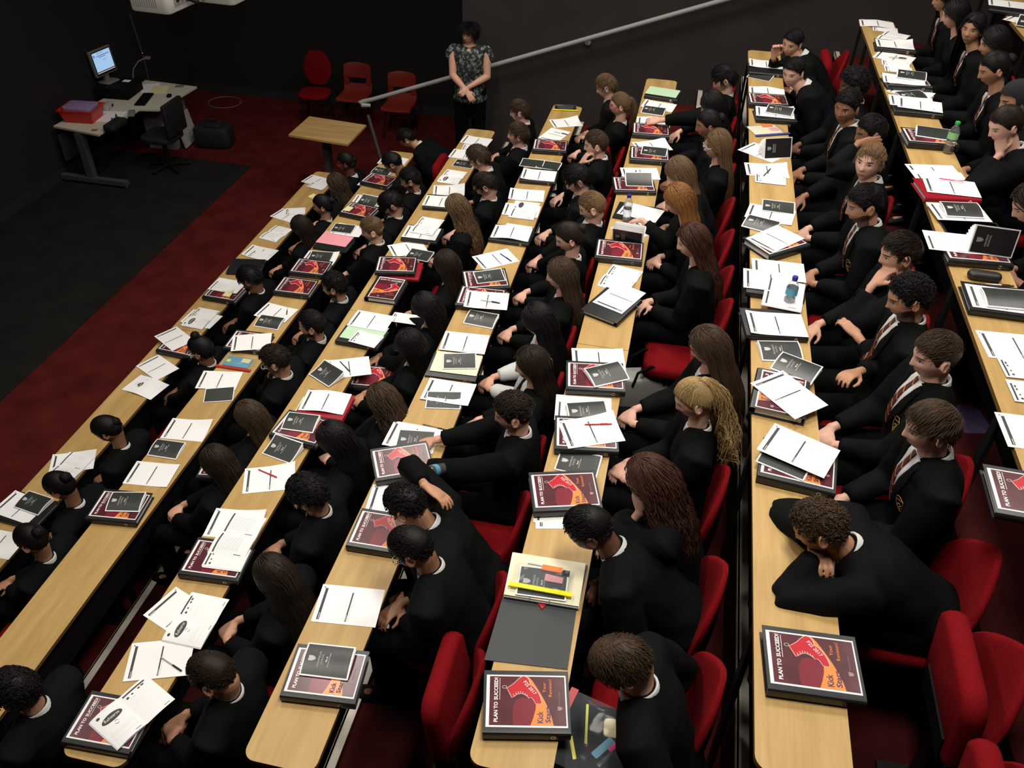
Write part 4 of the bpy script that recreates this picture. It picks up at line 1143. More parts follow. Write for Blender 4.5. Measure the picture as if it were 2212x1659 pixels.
    if tie or front or badge:
        bvh = BVHTree.FromPolygons(vco(zme).tolist(), [p.vertices[:] for p in zme.polygons])
        ax = spine.to_3x3() @ Vector((1, 0, 0)); ax.normalize()
        def onb(y, z, off):
            o_ = sp(.5, y, z); h = bvh.ray_cast(o_, -ax)
            return (h[0] + ax * off) if h[0] is not None else None
        def patch(name, rows, off, m, th=.004, par=None):
            "strip of rows (z, y0, y1) laid on the chest"
            vs = []; fs = []; uvs = []
            nc = 5
            for z, y0, y1 in rows:
                for c_ in range(nc):
                    y = y0 + (y1 - y0) * c_ / (nc - 1); p = onb(y, z, off)
                    if p is None: p = vs[-nc] if len(vs) >= nc else sp(.1, y, z)
                    vs.append(p)
            for r_ in range(len(rows) - 1):
                for c_ in range(nc - 1):
                    a = r_ * nc + c_; fs.append((a, a + 1, a + nc + 1, a + nc))
                    uvs.append([(rows[r_][1] + (rows[r_][2] - rows[r_][1]) * c_ / 4, rows[r_][0]), (rows[r_][1] + (rows[r_][2] - rows[r_][1]) * (c_ + 1) / 4, rows[r_][0]), (rows[r_ + 1][1] + (rows[r_ + 1][2] - rows[r_ + 1][1]) * (c_ + 1) / 4, rows[r_ + 1][0]), (rows[r_ + 1][1] + (rows[r_ + 1][2] - rows[r_ + 1][1]) * c_ / 4, rows[r_ + 1][0])])
            b_ = MB(); b_.add(vs, fs, m, uvs); o_ = b_.build(name, par or e, ang=180)
            sm = o_.modifiers.new('t', 'SOLIDIFY'); sm.thickness = th; sm.offset = 0
            return o_
        if tie or front:
            zz = [.485 - .0265 * i for i in range(12)]
            patch('shirt_front', [(z, -.052 * (1 - i / 11) - .004, .052 * (1 - i / 11) + .004) for i, z in enumerate(zz)], .003, 'shirt_white')
        if tie:
            patch('tie', [(z, -.014 if i == 0 else -.010 - .0012 * i, .014 if i == 0 else .010 + .0012 * i) for i, z in enumerate(zz[:11])], .009, 'school_tie', .006)
        if tie or front:
            for s in (-1, 1):
                patch('lapel', [(z, s * (.056 * (1 - i / 11) + .002), s * (.056 * (1 - i / 11) + .002 + .050 * math.sin(PI * (.25 + .68 * i / 11)))) for i, z in enumerate(zz)], .0055, 'blazer_black', .005, jo)
        if badge:
            B = MB()
            sh = [(-.5, .5), (0, .62), (.5, .5), (.5, 0), (.36, -.35), (0, -.62), (-.36, -.35), (-.5, 0)]
            def ring(sc_, off): return [onb(.095 + a * .052 * sc_, .285 + b * .062 * sc_, off) for a, b in sh]
            A_, B_ = ring(1, .006), ring(.86, .006)
            if all(p is not None for p in A_ + B_):
                B.tube(A_ + [A_[0]], .0011, 'brass_thread', 5, cap=False)
                B.tube([onb(.075, .30, .006), onb(.118, .315, .006)], .0009, 'brass_thread', 5)
                for a, b in ((-.2, 0), (.15, .02), (-.05, -.2), (.05, -.32), (.0, .1)):
                    p = onb(.095 + a * .05, .28 + b * .06, .006)
                    if p is not None: B.ball(p, (.002, .004, .004), 'brass_thread', 6, 4)
                B.build('school_crest', jo)
    # hair
    if style == 'hijab': hm = HM.setdefault('hijab', hijab_mesh().mesh('headscarf')); ho = link('headscarf', hm, e)
    else:
        hm = hair_mesh(style, int(u + v), pitch + deg * .45); ho = link('hair', hm, e)
        if not hm.materials or hm.materials[0] is None or hm.materials[0].name == 'paper': hm.materials.clear(); hm.materials.append(MATS['hair_black'])
        ho.material_slots[0].link = 'OBJECT'; ho.material_slots[0].material = MATS['hair_' + hc]
    ho.matrix_local = M
    if specs: glasses(e, M, specs)
    tag(e, label, 'person'); e['_s'] = 1; del e['_s']
    return e, M, T
# ---------------------------------------------------------------- things on the desks
def grid_sheet(w, h, m, bend, nx=6, ny=12, th=.0005, seed=0):
    mb = MB(); vs = []; 
    for i in range(ny + 1):
        for j in range(nx + 1):
            x = w * j / nx; y = h * i / ny; vs.append(Vector((x, -y, bend(x / w, y / h))))
    fs = []; uv = []
    for i in range(ny):
        for j in range(nx):
            a = i * (nx + 1) + j; q = (a, a + nx + 1, a + nx + 2, a + 1); fs.append(q); uv.append([(vs[t].x, -vs[t].y) for t in q])
    mb.add(vs, fs, m, uv)
    n = len(vs); lo = [v - Vector((0, 0, th)) for v in vs]
    mb.add(lo, [tuple(reversed(f)) for f in fs], 'paper')
    edge = [j for j in range(nx + 1)] + [i * (nx + 1) + nx for i in range(1, ny + 1)] + [ny * (nx + 1) + j for j in range(nx - 1, -1, -1)] + [i * (nx + 1) for i in range(ny - 1, 0, -1)]
    ev = []; ef = []
    for q in edge: ev += [vs[q], lo[q]]
    for i in range(len(edge)): a = 2 * i; b = 2 * ((i + 1) % len(edge)); ef.append((a, b, b + 1, a + 1))
    mb.add(ev, ef, 'paper_edge'); return mb
BEND = [lambda x, y: .0006, lambda x, y: .0006 + .010 * max(0, y - .6) ** 2 * 4, lambda x, y: .0006 + .016 * max(0, .35 - y) ** 2 * 4, lambda x, y: .0006 + .018 * max(0, x + y - 1.3) ** 2 * 3, lambda x, y: .0006 + .012 * math.sin(PI * y) ** 2]
CACHE = {}
def sheet_me(kind, seed=0):
    k_ = (kind, seed % 5)
    if k_ not in CACHE:
        w, h, m = {'H': (.21, .297, 'handout_print'), 'W': (.148, .21, 'worksheet_print'), 'T': (.21, .297, 'text_page_print'), 'L': (.21, .297, 'crest_letter_print'), 'green': (.21, .297, 'green_card'), 'pink': (.225, .30, 'pink_card'), 'cream': (.21, .297, 'cream_paper'), 'note': (.09, .075, 'yellow_note')}[kind]
        CACHE[k_] = grid_sheet(w, h, m, BEND[seed % 5]).mesh('sheet', ang=180)
    return CACHE[k_]
def shield(mb, cx, cy, w, h, z, m, fn=None):
    pts = [(-.5, .45), (-.25, .5), (0, .42), (.25, .5), (.5, .45), (.5, .05), (.36, -.28), (0, -.5), (-.36, -.28), (-.5, .05)]
    mb.poly([(cx + a * w, cy + b * h) for a, b in pts], z - .0001, z, m, fn)
def booklet_me(curl, dark=False):
    k_ = ('B', curl, dark)
    if k_ in CACHE: return CACHE[k_]
    w, h = .148, .21
    f = {0: lambda x: .004 + .010 * x * x, 1: lambda x: .004 + .028 * math.sin(PI * x * .62) * (1 - .35 * x), 2: lambda x: .004 + .045 * x ** 1.6}[curl]
    def bend(x, y): return f(x) + .004 * y * x
    top = grid_sheet(w, h, 'booklet_print', bend, 10, 8)
    pg = MB()
    if True:
        for q, (sc_, ins) in enumerate(((.62, .002), (.30, .004), (.08, .0))):
            s_ = grid_sheet(w - ins, h - .001, 'paper', lambda x, y, sc_=sc_: .0008 + (bend(x, y) - .001) * sc_, 10, 3)
            pg.add(s_.v, s_.f, 'paper')
        side = []; 
    p_ = MB()
    if not dark:
        fn = lambda v: Vector((v.x, v.y, v.z + bend(v.x / w, -v.y / h)))
        shield(p_, w / 2, -.038, .024, .034, .0008, 'print_grey', fn)
        put_text(p_, 'HIGHFIELDS', .040, -.072, .068, .0085, .0006, 'print_grey', fn=fn)
        put_text(p_, 'SCHOOL', .051, -.086, .046, .0085, .0006, 'print_grey', fn=fn)
        put_text(p_, 'No.16', .063, -.105, .024, .008, .0006, 'print_white', True, fn=fn)
        put_text(p_, 'Revision Strategies', .043, -.115, .062, .006, .0006, 'print_white', fn=fn)
    CACHE[k_] = (top.mesh('cover', ang=180), pg.mesh('pages', ang=180), p_.mesh('lettering', smooth=False) if not dark else None)
    return CACHE[k_]
def BPt(cx, cy): return ((1310 - cy) / 380 * .21, -(cx - 180) / 655 * .297)
def art_me():
    if 'art' in CACHE: return CACHE['art']
    p = MB(); W, H = .21, .297
    R_ = lambda x0, x1, y0, y1: [(x0, y0), (x1, y0), (x1, y1), (x0, y1)]
    p.poly(R_(0, W, -H, 0), 0, .0006, 'cover_white')
    p.poly(R_(.007, .204, -.292, -.012), .0005, .0009, 'cover_maroon')
    arc = [BPt(cx, cy) for cx, cy in ((415, 1130), (430, 1110), (480, 1095), (540, 1110), (575, 1140), (583, 1180), (572, 1225), (548, 1272), (536, 1297), (400, 1297), (395, 1220), (400, 1165))]
    p.poly(arc, .0009, .0011, 'cover_disc')
    orr = [BPt(cx, cy) for cx, cy in ((512, 942), (530, 946), (560, 975), (590, 1018), (622, 1065), (655, 1120), (685, 1178), (706, 1232), (722, 1297), (536, 1297), (560, 1245), (580, 1185), (583, 1145), (570, 1110), (545, 1040), (520, 980))]
    p.poly(orr, .0009, .0012, 'cover_orange')
    boot = [(482, 938), (512, 944), (530, 965), (542, 1003), (566, 1014), (590, 1040), (606, 1062), (622, 1095), (632, 1130), (624, 1145), (580, 1141), (562, 1112), (545, 1097), (528, 1103), (512, 1087), (490, 1075), (462, 1068), (432, 1075), (400, 1095), (388, 1100), (366, 1062), (346, 1030), (376, 1012), (408, 992), (440, 962), (466, 944)]
    bp = [BPt(*q) for q in boot]
    cx_, cy_ = sum(q[0] for q in bp) / len(bp), sum(q[1] for q in bp) / len(bp)
    p.poly([(cx_ + (x - cx_) * 1.0, cy_ + (y - cy_) * 1.0) for x, y in bp], .0012, .0015, 'cover_red')
    p.tube([Vector((x, y, .0015)) for x, y in bp + [bp[0]]], .0011, 'cover_white', 4, cap=False)
    loop = [BPt(346 - 18 + 18 * math.cos(a), 1022 + 11 * math.sin(a)) for a in [2 * PI * i / 10 for i in range(11)]]
    p.tube([Vector((x, y, .0015)) for x, y in loop], .0009, 'cover_white', 4, cap=False)
    for cx, cy in ((405, 1088), (424, 1076), (443, 1070), (462, 1068), (481, 1072), (500, 1082), (516, 1092)):
        a = BPt(cx, cy); b = BPt(cx - 4, cy - 16); p.tube([Vector((*a, .0017)), Vector((*b, .0017))], .0009, 'cover_white', 4)
    z = .0016
    def T_(s, cxa, cxb, cya, cyb, m, bold=False):   # box in the photographed cover: cy from bottom (cya) to top (cyb)
        x0, y1 = BPt(cxa, cya); x1, y0 = BPt(cxb, cyb); put_text(p, s, x0, y0, x1 - x0, y1 - y0, z, m, bold)
    T_('PLAN TO', 243, 275, 1275, 1132, 'cover_white', True); T_('SUCCEED!', 243, 275, 1118, 952, 'cover_white', True)
    x0, y0 = BPt(289, 1116); x1, _ = BPt(289, 956); p.poly([(x0, y0 - .001), (x1, y0 - .001), (x1, y0 + .0006), (x0, y0 + .0006)], z - .0004, z, 'cover_white')
    T_('Your', 640, 668, 1060, 984, 'cover_orange'); T_('Revision!', 688, 716, 1090, 962, 'cover_orange')
    for m, d_ in (('cover_white', .0008), ('print_dark', 0)):
        pass
    T_('Kick', 592, 640, 1280, 1195, 'print_dark', True); T_('Start', 656, 700, 1278, 1162, 'print_dark', True)
    a = BPt(452, 1040); vs_ = MB()
    put_text(vs_, 'P2S 2017', 0, 0, .066, .0135, 0, 'cover_white')
    Rz = Matrix.Rotation(math.radians(-142), 3, 'Z'); o0 = Vector((*BPt(480, 985), z))
    vs_.v = [tuple(o0 + Rz @ Vector(q)) for q in vs_.v]; p.add(vs_.v, vs_.f, 'cover_white')
    sx, sy = BPt(778, 1175); shield(p, sx, sy, .016, .019, z, 'print_pink')
    T_('HIGHFIELDS SCHOOL', 770, 780, 1152, 1050, 'print_pink')
    CACHE['art'] = p.mesh('cover_sheet', smooth=False); return CACHE['art']
def binder_me(col, T):
    k_ = ('K', col, T)
    if k_ in CACHE: return CACHE[k_]
    w, h = .255, .318
    c = MB()
    # one board wrapping top, rounded spine, bottom
    prof = [(w, 0), (.018, 0), (.006, -.0015), (.0015, -.006), (0, -.012), (0, -T + .012), (.0015, -T + .006), (.006, -T + .0015), (.018, -T), (w, -T)]
    inner = [(w, -.0028), (.018, -.0028), (.008, -.004), (.004, -.008), (.0028, -.012), (.0028, -T + .012), (.004, -T + .008), (.008, -T + .004), (.018, -T + .0028), (w, -T + .0028)]
    ring = prof + inner[::-1]
    c.loft([[Vector((x, y, z)) for x, z in ring] for y in (0, -h)], 'binder_' + col)
    c.lathe([(.010, 0), (.010, .001), (.006, .001), (.006, 0)], 'chrome', 12, (.001, -h * .80, -T / 2), Matrix.Rotation(-PI / 2, 3, 'Y'), cap=False)
    pg = MB(); pg.box(((.03 + .24) / 2, -h / 2, -T / 2), (.21, .297, T - .012), 'paper_edge')
    CACHE[k_] = (c.mesh('case', ang=35), pg.mesh('page_block', smooth=False)); return CACHE[k_]
ITEMS = []
def place(name, k, p1, p2, dz, span=None):
    "p1, p2: where the left edge of the page starts (top) and ends (bottom) in the photograph"
    z = DZ(k) + dz + .0012; a = at(*p1, z); b = at(*p2, z); d = (b - a); d.z = 0; d.normalize()
    Y = -d; X = Vector((Y.y, -Y.x, 0)); rz = math.atan2(X.y, X.x)
    if span:      # spread the difference between measured and real length evenly
        L_ = (b - a).length; a = a + d * ((L_ - span) / 2)
    e = None
    return a, rz
def reg(o, k, base, cat, group, y, noun=None):
    ITEMS.append([o, k, base, cat, group, y, noun or cat]); return o
def sheet(k, p1, p2, dz=0, kind='H', seed=None):
    dim = {'H': .297, 'T': .297, 'L': .297, 'green': .297, 'pink': .30, 'cream': .297, 'W': .21, 'note': .075}[kind]
    a, rz = place('sheet', k, p1, p2, dz, dim)
    o = link({'note': 'sticky_note', 'green': 'card_sheet', 'pink': 'card_sheet'}.get(kind, 'handout_sheet'), sheet_me(kind, int(p1[0]) if seed is None else seed), None, a, (0, 0, rz))
    base, cat, noun, grp = {'H': ('white handout with thick and thin dark bars', 'handout', 'handout', 'two-bar handouts on the desks'), 'W': ('white worksheet page with dark bar and boxes', 'worksheet', 'worksheet', 'worksheets'), 'T': ('white printed text page with dark bar', 'page', 'text page', 'printed text pages'),
        'L': ('white letter with grey coat of arms', 'letter', 'letter', None), 'green': ('pale green card sheet', 'card', 'green sheet', None), 'pink': ('bright pink card sheet', 'card', 'pink sheet', None), 'cream': ('cream paper sheet', 'paper', 'cream sheet', None), 'note': ('small pale yellow paper note', 'note', 'yellow note', None)}[kind]
    return reg(o, k, base, cat, grp, a.y, noun)
def booklet(k, p1, p2, dz=0, curl=0, dark=False):
    a, rz = place('booklet', k, p1, p2, dz, .21)
    e = empty('booklet', a, rz); c, p, t = booklet_me(curl, dark)
    link('cover', c, e); link('pages', p, e)
    if t: link('lettering', t, e)
    return reg(e, k, 'blank-backed black booklet with white edge' if dark else 'black school booklet with pale shield', 'booklet', 'black booklets on the desks', a.y, 'dark booklet' if dark else 'shield booklet')
def binder(k, p1, p2, dz=0, col='black', T=.042, art=True):
    z = T + dz
    a, rz = place('binder', k, p1, p2, z, .318)
    e = empty('ring_binder', a, rz); c, p = binder_me(col, T)
    link('case', c, e); link('page_block', p, e)
    if art: link('cover_sheet', art_me(), e, (.026, -.0105, .0002))
    return reg(e, k, ('black ring binder with maroon boot cover' if art else 'plain %s ring binder' % col), 'binder', 'boot-cover ring binders' if art else 'plain ring binders', a.y, 'boot-cover binder' if art else 'plain binder')
def leaf_me(m, lift, flip=False):
    k_ = ('leaf', m, lift)
    if k_ not in CACHE:
        CACHE[k_] = grid_sheet(.148, .21, m, lambda x, y: .001 + lift * math.sin(PI * min(1, x * .9 + .05)) ** .8 * .9, 10, 4).mesh('page', ang=180)
    return CACHE[k_]
def spread(k, p1, p2, dz=0, left='rehearse_page_print', right='worksheet_print', thick=.014):
    "open booklet; p1 -> p2 runs down the fold"
    a, rz = place('spread', k, p1, p2, dz, .21)
    e = empty('open_booklet', a, rz)
    link('right_page', leaf_me(right, .006), e)
    lf = link('left_page', leaf_me(left, thick), e, (-.148, 0, .0))
    mb = MB()
    for q in range(4):
        s_ = grid_sheet(.146, .208, 'paper', lambda x, y, q=q: .0004 + (thick * math.sin(PI * min(1, x * .9 + .05)) ** .8 * .9) * (.2 * q) , 8, 2); mb.add([Vector(v) + Vector((-.149 - .0012 * (4 - q), -.001, 0)) for v in s_.v], s_.f, 'paper_edge')
    mb.build('page_stack', e, ang=180)
    if left == 'rehearse_page_print':
        fn = lambda v: Vector((v.x - .148, v.y, .0016 + thick * math.sin(PI * min(1, v.x / .148 * .9 + .05)) ** .8 * .9))
        t = MB(); put_text(t, 'Rehearse', .038, -.068, .072, .017, .0, 'print_white', fn=fn)
        for s_ in (0, PI):
            t.tube([fn(Vector((.074 + math.cos(a_ + s_) * .010, -.100 + math.sin(a_ + s_) * .010, 0))) for a_ in [.3 + i * .33 for i in range(7)]], .0010, 'print_dark', 4)
        t.build('lettering', e, smooth=False)
    return reg(e, k, 'open white booklet' + (' showing a black oval' if left == 'rehearse_page_print' else ' of printed pages'), 'booklet', 'open booklets on the desks', a.y, 'open booklet')
def standing(k, quad, dz, lab, hgt):
    "booklet standing open on its edge: bottom edge on the desk between two pixels, cover leaning back"
    z = DZ(k) + dz + .001; a = at(*quad[0], z); b = at(*quad[1], z); d = (b - a).normalized(); 
    e = empty('standing_booklet', a, math.atan2(d.y, d.x))
    lean = Matrix.Rotation(math.radians(hgt), 3, 'X')
    t = MB(); L_, H_b = .21, .148
    def q_(x, y, z_=0): return lean @ Vector((x, y * 0, 0)) if False else Matrix.Rotation(math.radians(hgt), 3, 'X') @ Vector((x, y, z_))
    t.add([q_(0, 0), q_(L_, 0), q_(L_, H_b), q_(0, H_b), q_(0, 0, -.001), q_(L_, 0, -.001), q_(L_, H_b, -.001), q_(0, H_b, -.001)], [(0, 1, 2, 3), (7, 6, 5, 4), (0, 4, 5, 1), (1, 5, 6, 2), (2, 6, 7, 3), (3, 7, 4, 0)], 'paper')
    t.add([q_(.006, .006, .0006), q_(L_ - .006, .006, .0006), q_(L_ - .006, H_b - .006, .0006), q_(.006, H_b - .006, .0006)], [(0, 1, 2, 3)], 'binder_black')
    t.build('cover', e, smooth=False)
    l = MB(); Rt = Matrix.Rotation(PI / 2, 3, 'Z')
    fn = lambda v: q_(v.x, v.y, .0011)
    w_ = MB(); shield(w_, 0, 0, .024, .034, .0008, 'print_grey'); 
    l.add([fn(Vector((.038 + -Vector(v).y, .074 + Vector(v).x, 0))) for v in w_.v], w_.f, 'print_grey')
    for s_, x in (('HIGHFIELDS', .072), ('SCHOOL', .086)):
        w_ = MB(); put_text(w_, s_, -.03, 0, .06, .008, 0, 'print_grey'); l.add([fn(Vector((x - v[1], .074 + v[0], 0))) for v in w_.v], w_.f, 'print_grey')
    l.build('lettering', e, smooth=False)
    t = MB()
    for i in range(7):
        R_ = Matrix.Rotation(math.radians(hgt - 9 * (i + 1)), 3, 'X'); Lq = .207
        t.add([R_ @ Vector(p) for p in ((.0015, 0, -.001), (Lq, 0, -.001), (Lq, H_b - .003, -.001 - .004 * i), (.0015, H_b - .003, -.001 - .004 * i))], [(0, 1, 2, 3)], 'paper')
    o = t.build('pages', e, smooth=False); sm = o.modifiers.new('t', 'SOLIDIFY'); sm.thickness = .0006
    tag(e, lab, 'booklet', 'open booklets on the desks'); return e
def pen(k, p1, p2, dz=0, kind='black'):
    z = DZ(k) + dz + .005; a = at(*p1, z); b = at(*p2, z); d = (b - a).normalized(); L_ = .145 if kind != 'pencil' else .17
    c = (a + b) / 2; a = c - d * L_ / 2; rz = math.atan2(d.y, d.x)
    body, capm = {'black': ('pen_clear', 'pen_black'), 'darkpen': ('pen_black', 'pen_black'), 'blue': ('pen_blue', 'pen_blue'), 'red': ('pen_red', 'pen_red'), 'pencil': ('pencil_brown', 'pen_black'), 'pink': ('marker_pink', 'pen_clear'), 'white': ('cover_white', 'pen_clear')}[kind]
    e = empty('pencil' if kind == 'pencil' else 'pen', a, rz)
    t = MB(); t.tube([(.004, 0, 0), (.012, 0, 0), (L_ * .62, 0, 0)], [.0012, .0036, .0036], body, 8); t.build('barrel', e)
    t = MB(); t.tube([(L_ * .60, 0, 0), (L_, 0, 0)], [.0046, .0046], capm, 8); t.box((L_ * .72, 0, .0052), (.04, .003, .0015), capm); t.build('eraser_end' if kind == 'pencil' else 'cap', e)
    nm = {'black': 'clear pen with black cap', 'darkpen': 'black pen', 'blue': 'dark blue pen', 'red': 'red pen', 'pencil': 'brown pencil', 'pink': 'pink and clear highlighter pen', 'white': 'white pen'}[kind]
    return reg(e, k, nm, 'pencil' if kind == 'pencil' else 'pen', 'pens on the desks', c.y, nm)
def bottle(p, capm, labm, lab, text=None, water_h=.09, tilt=None):
    e = empty('water_bottle', p)
    if tilt: e.rotation_euler = tilt
    prof = [(.002, .001), (.026, .001), (.031, .008), (.032, .03), (.0305, .05), (.032, .065), (.032, .095), (.031, .105), (.032, .125), (.031, .142), (.024, .162), (.0145, .178), (.013, .190)]
    t = MB(); t.lathe(prof, 'bottle_plastic', 24, cap=False); o = t.build('bottle_body', e, ang=60); sm = o.modifiers.new('t', 'SOLIDIFY'); sm.thickness = .0007; sm.offset = -1
    t = MB(); t.lathe([(.0, .003), (.024, .0035), (.029, .009), (.0302, .03), (.0288, .05), (.0302, .065), (.0302, water_h), (.0, water_h)], 'water', 24, cap=False); t.build('water', e, ang=60)
    t = MB(); t.lathe([(.0145, .186), (.0155, .188), (.0155, .204), (.014, .206), (.002, .2065)], capm, 18); t.build('cap', e)
    t = MB(); t.lathe([(.0326, .098), (.0323, .125), (.0318, .140)], labm, 24, cap=False)
    if text:
        w_ = MB(); put_text(w_, text, -.028, -.008, .056, .018, 0, 'print_white' if labm != 'clear_film' else 'print_dark')
        t.add([Vector((math.sin(v[0] / .033 + PI * .02) * .0333 * 1, -math.cos(v[0] / .033 + PI * .02) * .0333, .120 + v[1])) for v in w_.v], w_.f, w_.mats[0])
    t.build('label_band', e, ang=60)
    tag(e, lab, 'bottle'); return e
def pouch(k, corners, dz, zipm, lab, contents):
    "clear zip wallet lying flat: corners TLfar, TRfar, BRnear, BLnear in the photograph; zip along near edge"
    z = DZ(k) + dz + .001; P = [at(*c, z) for c in corners]; o0 = P[3]; d = (P[2] - P[3]); rz = math.atan2(d.y, d.x); w = d.length; h = (P[0] - P[3]).length
    w, h = min(w, .30), min(h, .24)
    e = empty('zip_pouch', o0, rz)
    for q, (x, y, sx, sy, th, m, nm) in enumerate(contents):
        t = MB(); t.rbox((0, 0, th / 2 + .001), (sx * w, sy * h, th), min(sx * w, sy * h) * .08, m, 2); o = t.build(nm, e); o.location = (x * w, y * h, .0012 * (q + 1))
    t = MB(); vs = []; n = 8
    for i in range(n + 1):
        for j in range(n + 1):
            x, y = j / n, i / n; b = math.sin(PI * x) ** .5 * math.sin(PI * y) ** .5 if 0 < x < 1 and 0 < y < 1 else 0
            vs.append(Vector((x * w, y * h, .002 + .020 * b + .003 * noise.noise(Vector((x * 5, y * 5, u_seed(k)))) * b)))
    fs = [(i * (n + 1) + j, i * (n + 1) + j + 1, (i + 1) * (n + 1) + j + 1, (i + 1) * (n + 1) + j) for i in range(n) for j in range(n)]
    t.add(vs, fs, 'clear_film'); t.build('film', e, ang=180)
    t = MB(); t.box((w / 2, .008, .008), (w * 1.04, .022, .007), zipm); t.build('zip', e, smooth=False)
    tag(e, lab, 'pouch'); return e
def u_seed(k): return k * 1.7
def finish_items():
    by = {}
    for it in ITEMS:
        if it[0].get('label'): continue
        by.setdefault((it[1], it[6]), []).append(it)
    for (k, noun), L_ in by.items():
        L_.sort(key=lambda t: t[5])
        for i, (o, k_, base, cat, grp, y, nn) in enumerate(L_):
            if len(L_) == 1: lab = '%s, the only %s on the %s desk row' % (base, noun, ROWN[k])
            else: lab = '%s, %s such from near end of the %s desk row' % (base, ORD[i + 1], ROWN[k])
            w = lab.split()
            if len(w) > 16: lab = '%s, %s on the %s desk row' % (base, ORD[i + 1] if len(L_) > 1 else 'alone', ROWN[k])
            tag(o, lab, cat, grp)
# ---------------------------------------------------------------- who sits where (row, head in photo, hair, colour, skin, turn, nod, ...)
P_ = person
P_(1, 748, 350, 'braid', 'black', 'dark', 8, 15, fem=True, specs='zip_red', label='girl with black braids and dark red glasses, farthest in the front row')
P_(1, 727, 397, 'longwave', 'brown', 'pale', 5, 15, fem=True, label='girl with long brown hair, second from far end of front row')
P_(1, 697, 443, 'bun', 'black', 'tan', 15, 15, fem=True, label='girl with black tied-back hair, third from far end of front row')
P_(1, 652, 490, 'longstraight', 'dkbrown', 'fair', 5, 25, fem=True, label='girl with long straight dark hair, fourth from far end of front row')
P_(1, 541, 602, 'mop', 'black', 'brown', 0, 42, label='boy with floppy black hair bowing his head beside black folder, front row')
P_(1, 435, 755, 'topknot', 'black', 'brown', 0, 22, specs='cover_white', label='boy with black topknot and pale glasses, front row')
P_(1, 233, 927, 'braid', 'black', 'brown', 15, 38, fem=True, label='girl with black braided bun looking down, third from near end of front row')
P_(1, 131, 1050, 'bun', 'black', 'brown', 5, 35, fem=True, label='girl with smooth black bun, second from near end of front row')
P_(1, 70, 1165, 'bun', 'black', 'tan', 0, 35, fem=True, arms='clasp', label='girl with black hair and raised clasped hands, nearest in front row')
P_(2, 879, 299, 'short', 'black', 'tan', 10, 12, label='boy with short black hair leaning forward, farthest in the second row')
P_(2, 849, 352, 'crop', 'black', 'brown', 5, 30, specs='pen_black', label='boy in black glasses bending over a booklet, second row')
P_(2, 887, 387, 'short', 'black', 'tan', 10, 22, beard=True, front=True, label='bearded boy with thick black hair, third from far end of second row')
P_(2, 846, 440, 'mop', 'black', 'fair', 20, 45, label='black-haired boy with head bowed low, fourth from far end of second row')
P_(2, 805, 496, 'fade', 'ltbrown', 'pale', 15, 15, front=True, label='pale boy with faded light brown hair beside the pink card, second row')
P_(2, 723, 617, 'curly', 'black', 'tan', 5, 15, beard=True, label='bearded boy with black curls, sixth from far end of second row')
P_(2, 675, 701, 'crop', 'black', 'tan', 10, 12, beard=True, label='bearded boy with cropped black hair, seventh from far end of second row')
P_(2, 596, 778, 'curly', 'dkbrown', 'tan', 10, 25, specs='cover_white', armR='mouth', label='boy with pale glasses holding a hand to his mouth, second row')
P_(2, 543, 899, 'long', 'brown', 'pale', 0, 28, fem=True, label='girl with long brown hair looking down, third from near end of second row')
P_(2, 471, 997, 'longstraight', 'dkbrown', 'fair', 0, 22, fem=True, label='girl with long dark hair and a binder on her lap, second row')
P_(2, 36, 1492, 'curlybig', 'black', 'tan', 0, 20, label='person with big black curls at the bottom left corner')
P_(3, 1123, 240, 'fringe', 'brown', 'pale', 5, 10, label='boy with brown fringe by the side wall, farthest in the third row')
P_(3, 1120, 290, 'fringe', 'brown', 'pale', 10, 5, front=True, label='boy with brown side-swept hair, second from far end of third row')
P_(3, 1034, 341, 'mop', 'brown', 'pale', 5, 18, specs='pen_black', label='boy with brown curls and black glasses leaning forward, third row')
P_(3, 1049, 399, 'fringe', 'dkbrown', 'pale', 5, 38, label='dark-haired boy looking down at lap, fourth from far end of third row')
P_(3, 988, 449, 'longwave', 'ltbrown', 'pale', -15, 20, fem=True, label='girl with long light brown wavy hair leaning forward, third row')
P_(3, 966, 572, 'longstraight', 'dkbrown', 'fair', -10, 15, fem=True, label='girl with long straight brown hair beside the red binder, third row')
P_(3, 923, 664, 'longstraight', 'black', 'tan', 0, 38, fem=True, arms='clasp', label='girl with long black hair reading a grey booklet, third row')
P_(3, 887, 745, 'longstraight', 'black', 'tan', 5, 15, fem=True, specs='pen_black', label='girl with long black hair and black glasses, third row')
P_(3, 829, 866, 'longwave', 'brown', 'pale', -20, 35, fem=True, armR='mouth', label='girl with wavy brown hair and raised hand, third row')
P_(3, 725, 948, 'longstraight', 'black', 'fair', 0, 28, fem=True, label='girl with long straight black hair near open booklets, third row')
P_(3, 668, 1068, 'curlybig', 'black', 'tan', 0, 28, label='boy with big black curls, third from near end of third row')
P_(3, 595, 1243, 'long', 'dkbrown', 'fair', -20, 35, fem=True, label='girl with long dark hair bowed forward, second from near end of third row')
P_(3, 463, 1457, 'crop', 'dkbrown', 'tan', 0, 42, label='boy with cropped dark hair looking down, nearest in the third row')
P_(4, 1310, 186, 'fringe', 'ltbrown', 'pale', 0, 18, label='boy with light brown hair by the side wall, farthest in the fourth row')
P_(4, 1340, 226, 'pony', 'ltbrown', 'pale', 5, 12, fem=True, specs='zip_red', label='girl with light brown ponytail and glasses, fourth row')
P_(4, 1288, 311, 'crop', 'brown', 'pale', 8, 10, armL='mouth', front=True, label='boy with short brown hair resting hand on mouth, fourth row')
P_(4, 1247, 387, 'mop', 'black', 'pale', 15, 28, front=True, label='pale boy with floppy black hair, fourth from far end of fourth row')
P_(4, 1280, 446, 'crop', 'sandy', 'pale', 5, 28, label='boy with cropped sandy hair looking down, fourth row')
